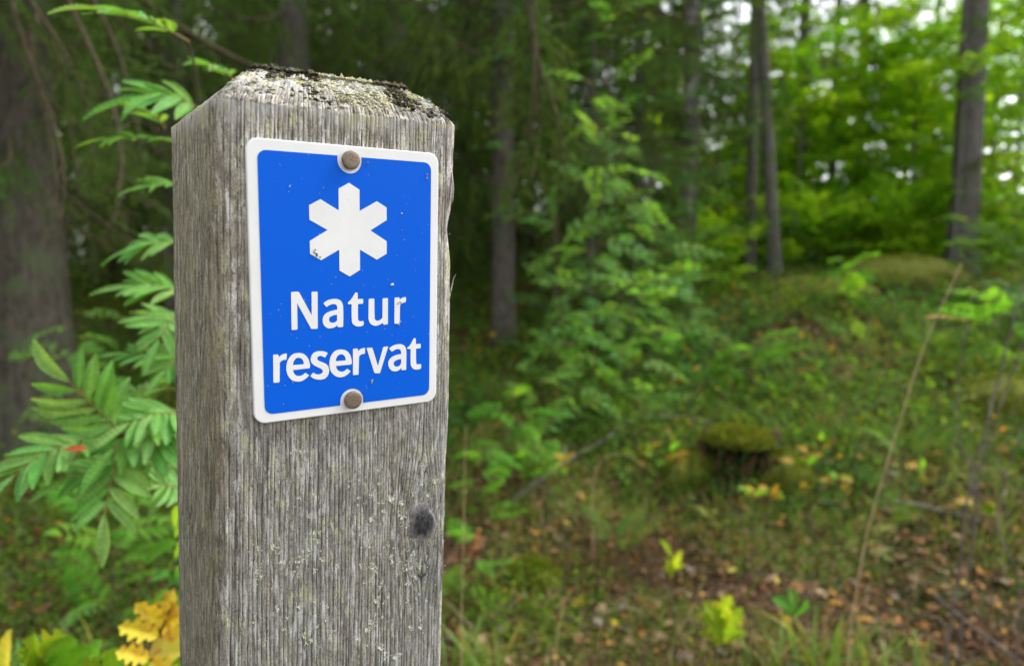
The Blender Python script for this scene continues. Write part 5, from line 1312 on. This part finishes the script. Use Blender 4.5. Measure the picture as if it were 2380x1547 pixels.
for k, (px, py, d, n, h, w) in enumerate([(1085, 1560, 1.35, 18, .24, 'grass tuft against the bottom right of the post'), (1145, 1570, 1.4, 24, .26, 'upright grass tuft second from the post at the bottom'), (1900, 1570, 1.45, 30, .34, 'arching grass tuft with yellow tips at the bottom centre right'), (2030, 1570, 1.45, 20, .24, 'grass tuft under the long straw'), (2140, 1590, 1.5, 16, .20, 'small grass tuft at the bottom right'), (1800, 1590, 1.5, 18, .26, 'grass tuft left of the arching one'),
        (1620, 1560, 1.6, 12, .12, 'low grass tuft beneath the lime seedling'), (190, 1560, 1.25, 14, .2, 'grass tuft behind the corner leaves at bottom left'), (300, 1430, 1.5, 12, .17, 'grass tuft behind the oak seedling'), (2330, 1560, 1.5, 10, .12, 'sparse grass tuft in the bottom right corner'), (1870, 1090, 2.8, 22, .17, 'grass tuft right of the hollow stump'), (1840, 1010, 3.2, 22, .18, 'grass tuft behind the hollow stump'), (2010, 900, 3.1, 20, .17, 'grass tuft on the slope beneath the fern')]):
    tuft(w, px, py, d, n, h, seed=k, spread=.03 if d < 2 else .07)

# fallen leaves that show one by one
FL_ = [leaf_blade('fallen_leaf', M_LITTER, ovate, 9, .7, c, 1.1, 0, 1, fold=.1, curl=.25, seed=80 + k, sub=1) for k, c in enumerate([(.42, .30, .03), (.36, .18, .025), (.23, .15, .08), (.28, .20, .11), (.20, .09, .03), (.20, .17, .14), (.12, .065, .03), (.38, .32, .06)])]
nm = ['yellow', 'orange', 'tan', 'pale tan', 'rust brown', 'greyish pale', 'dark brown', 'lemon yellow']
fr = random.Random(21)
LM = []                                     # landmarks that leaf labels refer to
for o in list(COL.objects):
    if o.parent is None and o.get('category') in ('stump', 'rock', 'grass tuft', 'straw', 'branch', 'fern', 'seedling') and 'group' not in o.keys():
        LM.append((o.location.copy(), o['label']))
used_lab = set()
for k in range(320):
    px = fr.uniform(1060, 2400) if fr.random() < .85 else fr.uniform(-20, 400); py = fr.uniform(1050, 1590) if k % 5 else fr.uniform(880, 1060)
    d = 1.0
    for _ in range(40):                      # walk out to where the sight line meets the ground
        q = at(px, py, d)
        if q.z <= gz(q.x, q.y): break
        d += .08
    i = fr.choice([0, 1, 2, 2, 3, 3, 4, 5, 5, 6, 7, 4, 2, 3]); q = ground_at(at(px, py, d))
    lab = None
    for lp, ll in sorted(LM, key=lambda e: (e[0] - q).length)[:4]:
        dv = q - lp
        if dv.length > .9: continue
        rel = ('right of' if dv.x > 0 else 'left of') if abs(dv.x) > abs(dv.y) else ('behind' if dv.y > 0 else 'in front of')
        c_ = '%s fallen leaf %s the %s' % (nm[i], rel, ll)
        if len(c_.split()) > 16: c_ = ' '.join(c_.split()[:16])
        if c_.split()[-1] in ('the', 'of', 'a', 'in', 'at', 'and', 'to', 'with', 'on', 'by', 'from', 'its'): c_ = ' '.join(c_.split()[:-1])
        if c_ not in used_lab: lab = c_; break
    if not lab: continue
    used_lab.add(lab)
    o = put('fallen_leaf', FL_[i], None, q + Vector((0, 0, .012)), frame_quat((fr.uniform(-1, 1), fr.uniform(-1, 1), fr.uniform(-.2, .3)), (fr.gauss(0, .35), fr.gauss(0, .35) - .2, 1)), fr.uniform(.025, .048))
    tag(o, lab, 'leaf', 'fallen leaves on the forest floor')

# ================================================================== GROUND COVER (uncountable)
def scatter(n, r, y0=0.75, y1=9.0, p=1.0):
    """Points inside the part of the slope the camera can see, denser close by."""
    d = y0 * (y1 / y0) ** (r.random(n) ** p); x = d * r.uniform(-0.82, 0.86, n)
    return x, d
def cover():
    r = np.random.default_rng(31)
    # brown leaf litter
    n = 90000; x, y = scatter(n, r); z = ground_z(x, y)
    C = pick_cols(n, [(.07, .04, .02), (.11, .065, .032), (.05, .028, .015), (.15, .09, .045), (.09, .045, .018), (.19, .125, .07), (.035, .022, .014), (.10, .055, .025), (.12, .08, .04), (.06, .035, .02), (.18, .085, .025), (.08, .05, .028), (.32, .20, .04), (.17, .115, .075), (.24, .11, .03), (.06, .05, .02)], r) * np.array([1.18, 1.02, .92])
    ls = (.008 + r.gamma(2.0, .0065, n)).clip(0, .05) * np.clip(y / 2.2, .8, 2.2)
    V, F, CC = leaf_arrays(np.stack([x, y, z + r.uniform(0, .03, n)], 1), r.normal(size=(n, 3)) * [1, 1, .4], np.array([0, 0, 1]) + r.normal(size=(n, 3)) * .7, ls, ls * r.uniform(.2, .75, n), C, .12, .2)
    mb = MB(); mb.add(V, F, 0, CC, False); tag(mb.build('leaf_litter', M_LITTER), 'brown and rust leaf litter covering the forest floor', 'leaf litter', kind='stuff')
    # green herbs and bilberry
    n = 120000; x, y = scatter(n, r, .8, 9.5, .85); g = fbm(x * 1.5, y * 1.5, 4, 61)
    dens = 0.20 + 0.78 / (1 + np.exp(-(y - 2.75) * 3.2)) - 0.0 * x
    dens = np.where(x < -0.2, np.maximum(dens, .42), dens)
    keep = (g * 2.0 + .5) < dens * 1.2; x, y = x[keep], y[keep]; n = len(x)
    h = np.clip(r.gamma(1.6, .035, n), 0, .22) * np.clip(y / 2.6, .6, 1.5); z = ground_z(x, y) + h
    yel = r.random(n) < .03; pt = fbm(x * .9 + 4, y * .9, 3, 44)[:, None]
    C = pick_cols(n, G_MID + [(.07, .17, .02), (.10, .19, .02), (.05, .10, .03), (.09, .15, .05)], r); C = C * np.clip(1 + np.array([1.1, .35, -.2]) * pt, .55, 1.7); C[yel] = pick_cols(yel.sum(), [(.45, .30, .03), (.40, .20, .04), (.35, .38, .05)], r)
    ls = r.uniform(.012, .034, n) * np.clip(y / 2.2, .8, 2.0)
    V, F, CC = leaf_arrays(np.stack([x, y, z], 1), r.normal(size=(n, 3)) * [1, 1, .5], np.array([0, -.2, 1]) + r.normal(size=(n, 3)) * .5, ls, ls * .55, C)
    mb = MB(); mb.add(V, F, 0, CC, False); tag(mb.build('ground_herbs', M_LEAF), 'low green bilberry and herbs spreading over the slope', 'ground cover', kind='stuff')
    # fine grass and moss shoots
    n = 90000; x, y = scatter(n, r, .8, 7.5, .9); g = fbm(x * 2.1 + 9, y * 2.1, 4, 71); keep = g > (.06 - .42 * (y > 2.6)); x, y = x[keep], y[keep]; n = len(x)
    z = ground_z(x, y) - .005; L = r.uniform(.03, .12, n) * np.clip(y / 2.4, .7, 1.4); d = norm(np.stack([r.normal(size=n) * .55, r.normal(size=n) * .55, np.ones(n)], 1))
    P = np.stack([x, y, z], 1); S = norm(np.cross(d, r.normal(size=(n, 3)))) * (.0014 * np.clip(y / 1.8, .8, 2.4))[:, None]
    m_ = P + d * (L * .55)[:, None]; t_ = P + d * L[:, None] + np.stack([r.normal(size=n), r.normal(size=n), -np.abs(r.normal(size=n))], 1) * (L * .22)[:, None]
    V = np.stack([P - S, P + S, m_ + S * .8, m_ - S * .8, t_], 1).reshape(-1, 3); i = np.arange(n)[:, None] * 5
    C = np.repeat(pick_cols(n, [(.10, .20, .02), (.14, .25, .03), (.19, .25, .05), (.26, .24, .09), (.08, .16, .03)], r), 5, 0)
    mb = MB(); mb.add(V, i + [0, 1, 2, 3], 0, C, False); mb.add(V, i + [3, 2, 4], 0, C, False)
    tag(mb.build('fine_grass', M_GRASS), 'fine thin grass and moss shoots between the fallen leaves', 'grass', kind='stuff')
cover()

# boughs that reach out of the spruces towards the camera
def limb(root, a, b, mesh, at_list, r0=.012):
    mid = (a + b) / 2 + Vector((0, 0, .10)); stem_part(root, [a, mid, b], r0, r0 * .5, M_TWIG, 'bough')
    for (p, d, s, m) in at_list: put(m.name.split('.')[0], m, root, p - root.location, frame_quat(d, (0, -1, .3)), s)
sprs = [o for o in COL.objects if o.get('category') == 'tree']
dark = next(o for o in sprs if 'standing clear' in o['label']); old = next(o for o in sprs if 'broad old spruce' in o['label'])
a = Vector((dark.location.x, dark.location.y, dark.location.z + 3.3))
SPN = [spray_spruce('branch', 150 + k, .8, 34, .75, tip=(.14, .17, .02)) for k in range(2)]
b = at(1235, -60, 2.7)
limb(dark, a, b, None, [(b, (.0, -.12, -1), 1.0, SPN[0]), (b, (-.10, .1, -1), .7, SPN[1]), (at(1240, 120, 2.7), (-.12, -.1, -1), .75, SPN[1]), (at(1250, 100, 2.7), (.22, 0, -1), .75, SPN[0])])
tw = stem_part(dark, [b, at(1243, 60, 2.7), at(1238, 200, 2.68), at(1225, 300, 2.68), at(1190, 420, 2.68)], .0032, .0016, M_TWIG, 'twig')
a = Vector((old.location.x, old.location.y, old.location.z + 2.6))
for k, (px, py, d, dx) in enumerate([(40, -60, 2.3, .05), (150, -80, 2.2, .12), (90, 60, 2.6, -.1)]):
    b = at(px, py, d); limb(old, a, b, None, [(b, (dx, -.1, -1), .62, SPR_DEAD[k % 2]), (b, (dx + .2, .1, -1), .42, SPR[k % 3])], .009)
a = Vector((old.location.x, old.location.y, old.location.z + .55))

def forest_debris():
    """Needles and fine twigs between the leaves."""
    r = np.random.default_rng(88); mb = MB(); n = 26000; x, y = scatter(n, r, .8, 6.0, .9); z = ground_z(x, y) + r.uniform(.002, .03, n)
    d = norm(r.normal(size=(n, 3)) * [1, 1, .18]); L = r.gamma(1.6, .028, n).clip(.012, .22)[:, None]; S = norm(np.cross(d, [0, 0, 1])) * (.0007 + .012 * L)
    P = np.stack([x, y, z], 1); V = np.stack([P - S, P + S, P + d * L + S * .4, P + d * L - S * .4], 1).reshape(-1, 3); i = np.arange(n)[:, None] * 4
    mb.add(V, i + [0, 1, 2, 3], 0, np.repeat(pick_cols(n, [(.12, .08, .04), (.20, .15, .09), (.06, .04, .025), (.27, .22, .14), (.16, .09, .04)], r), 4, 0), False)
    tag(mb.build('twig_litter', M_LITTER), 'fine dead twigs and needles strewn over the slope', 'twig litter', kind='stuff')
forest_debris()
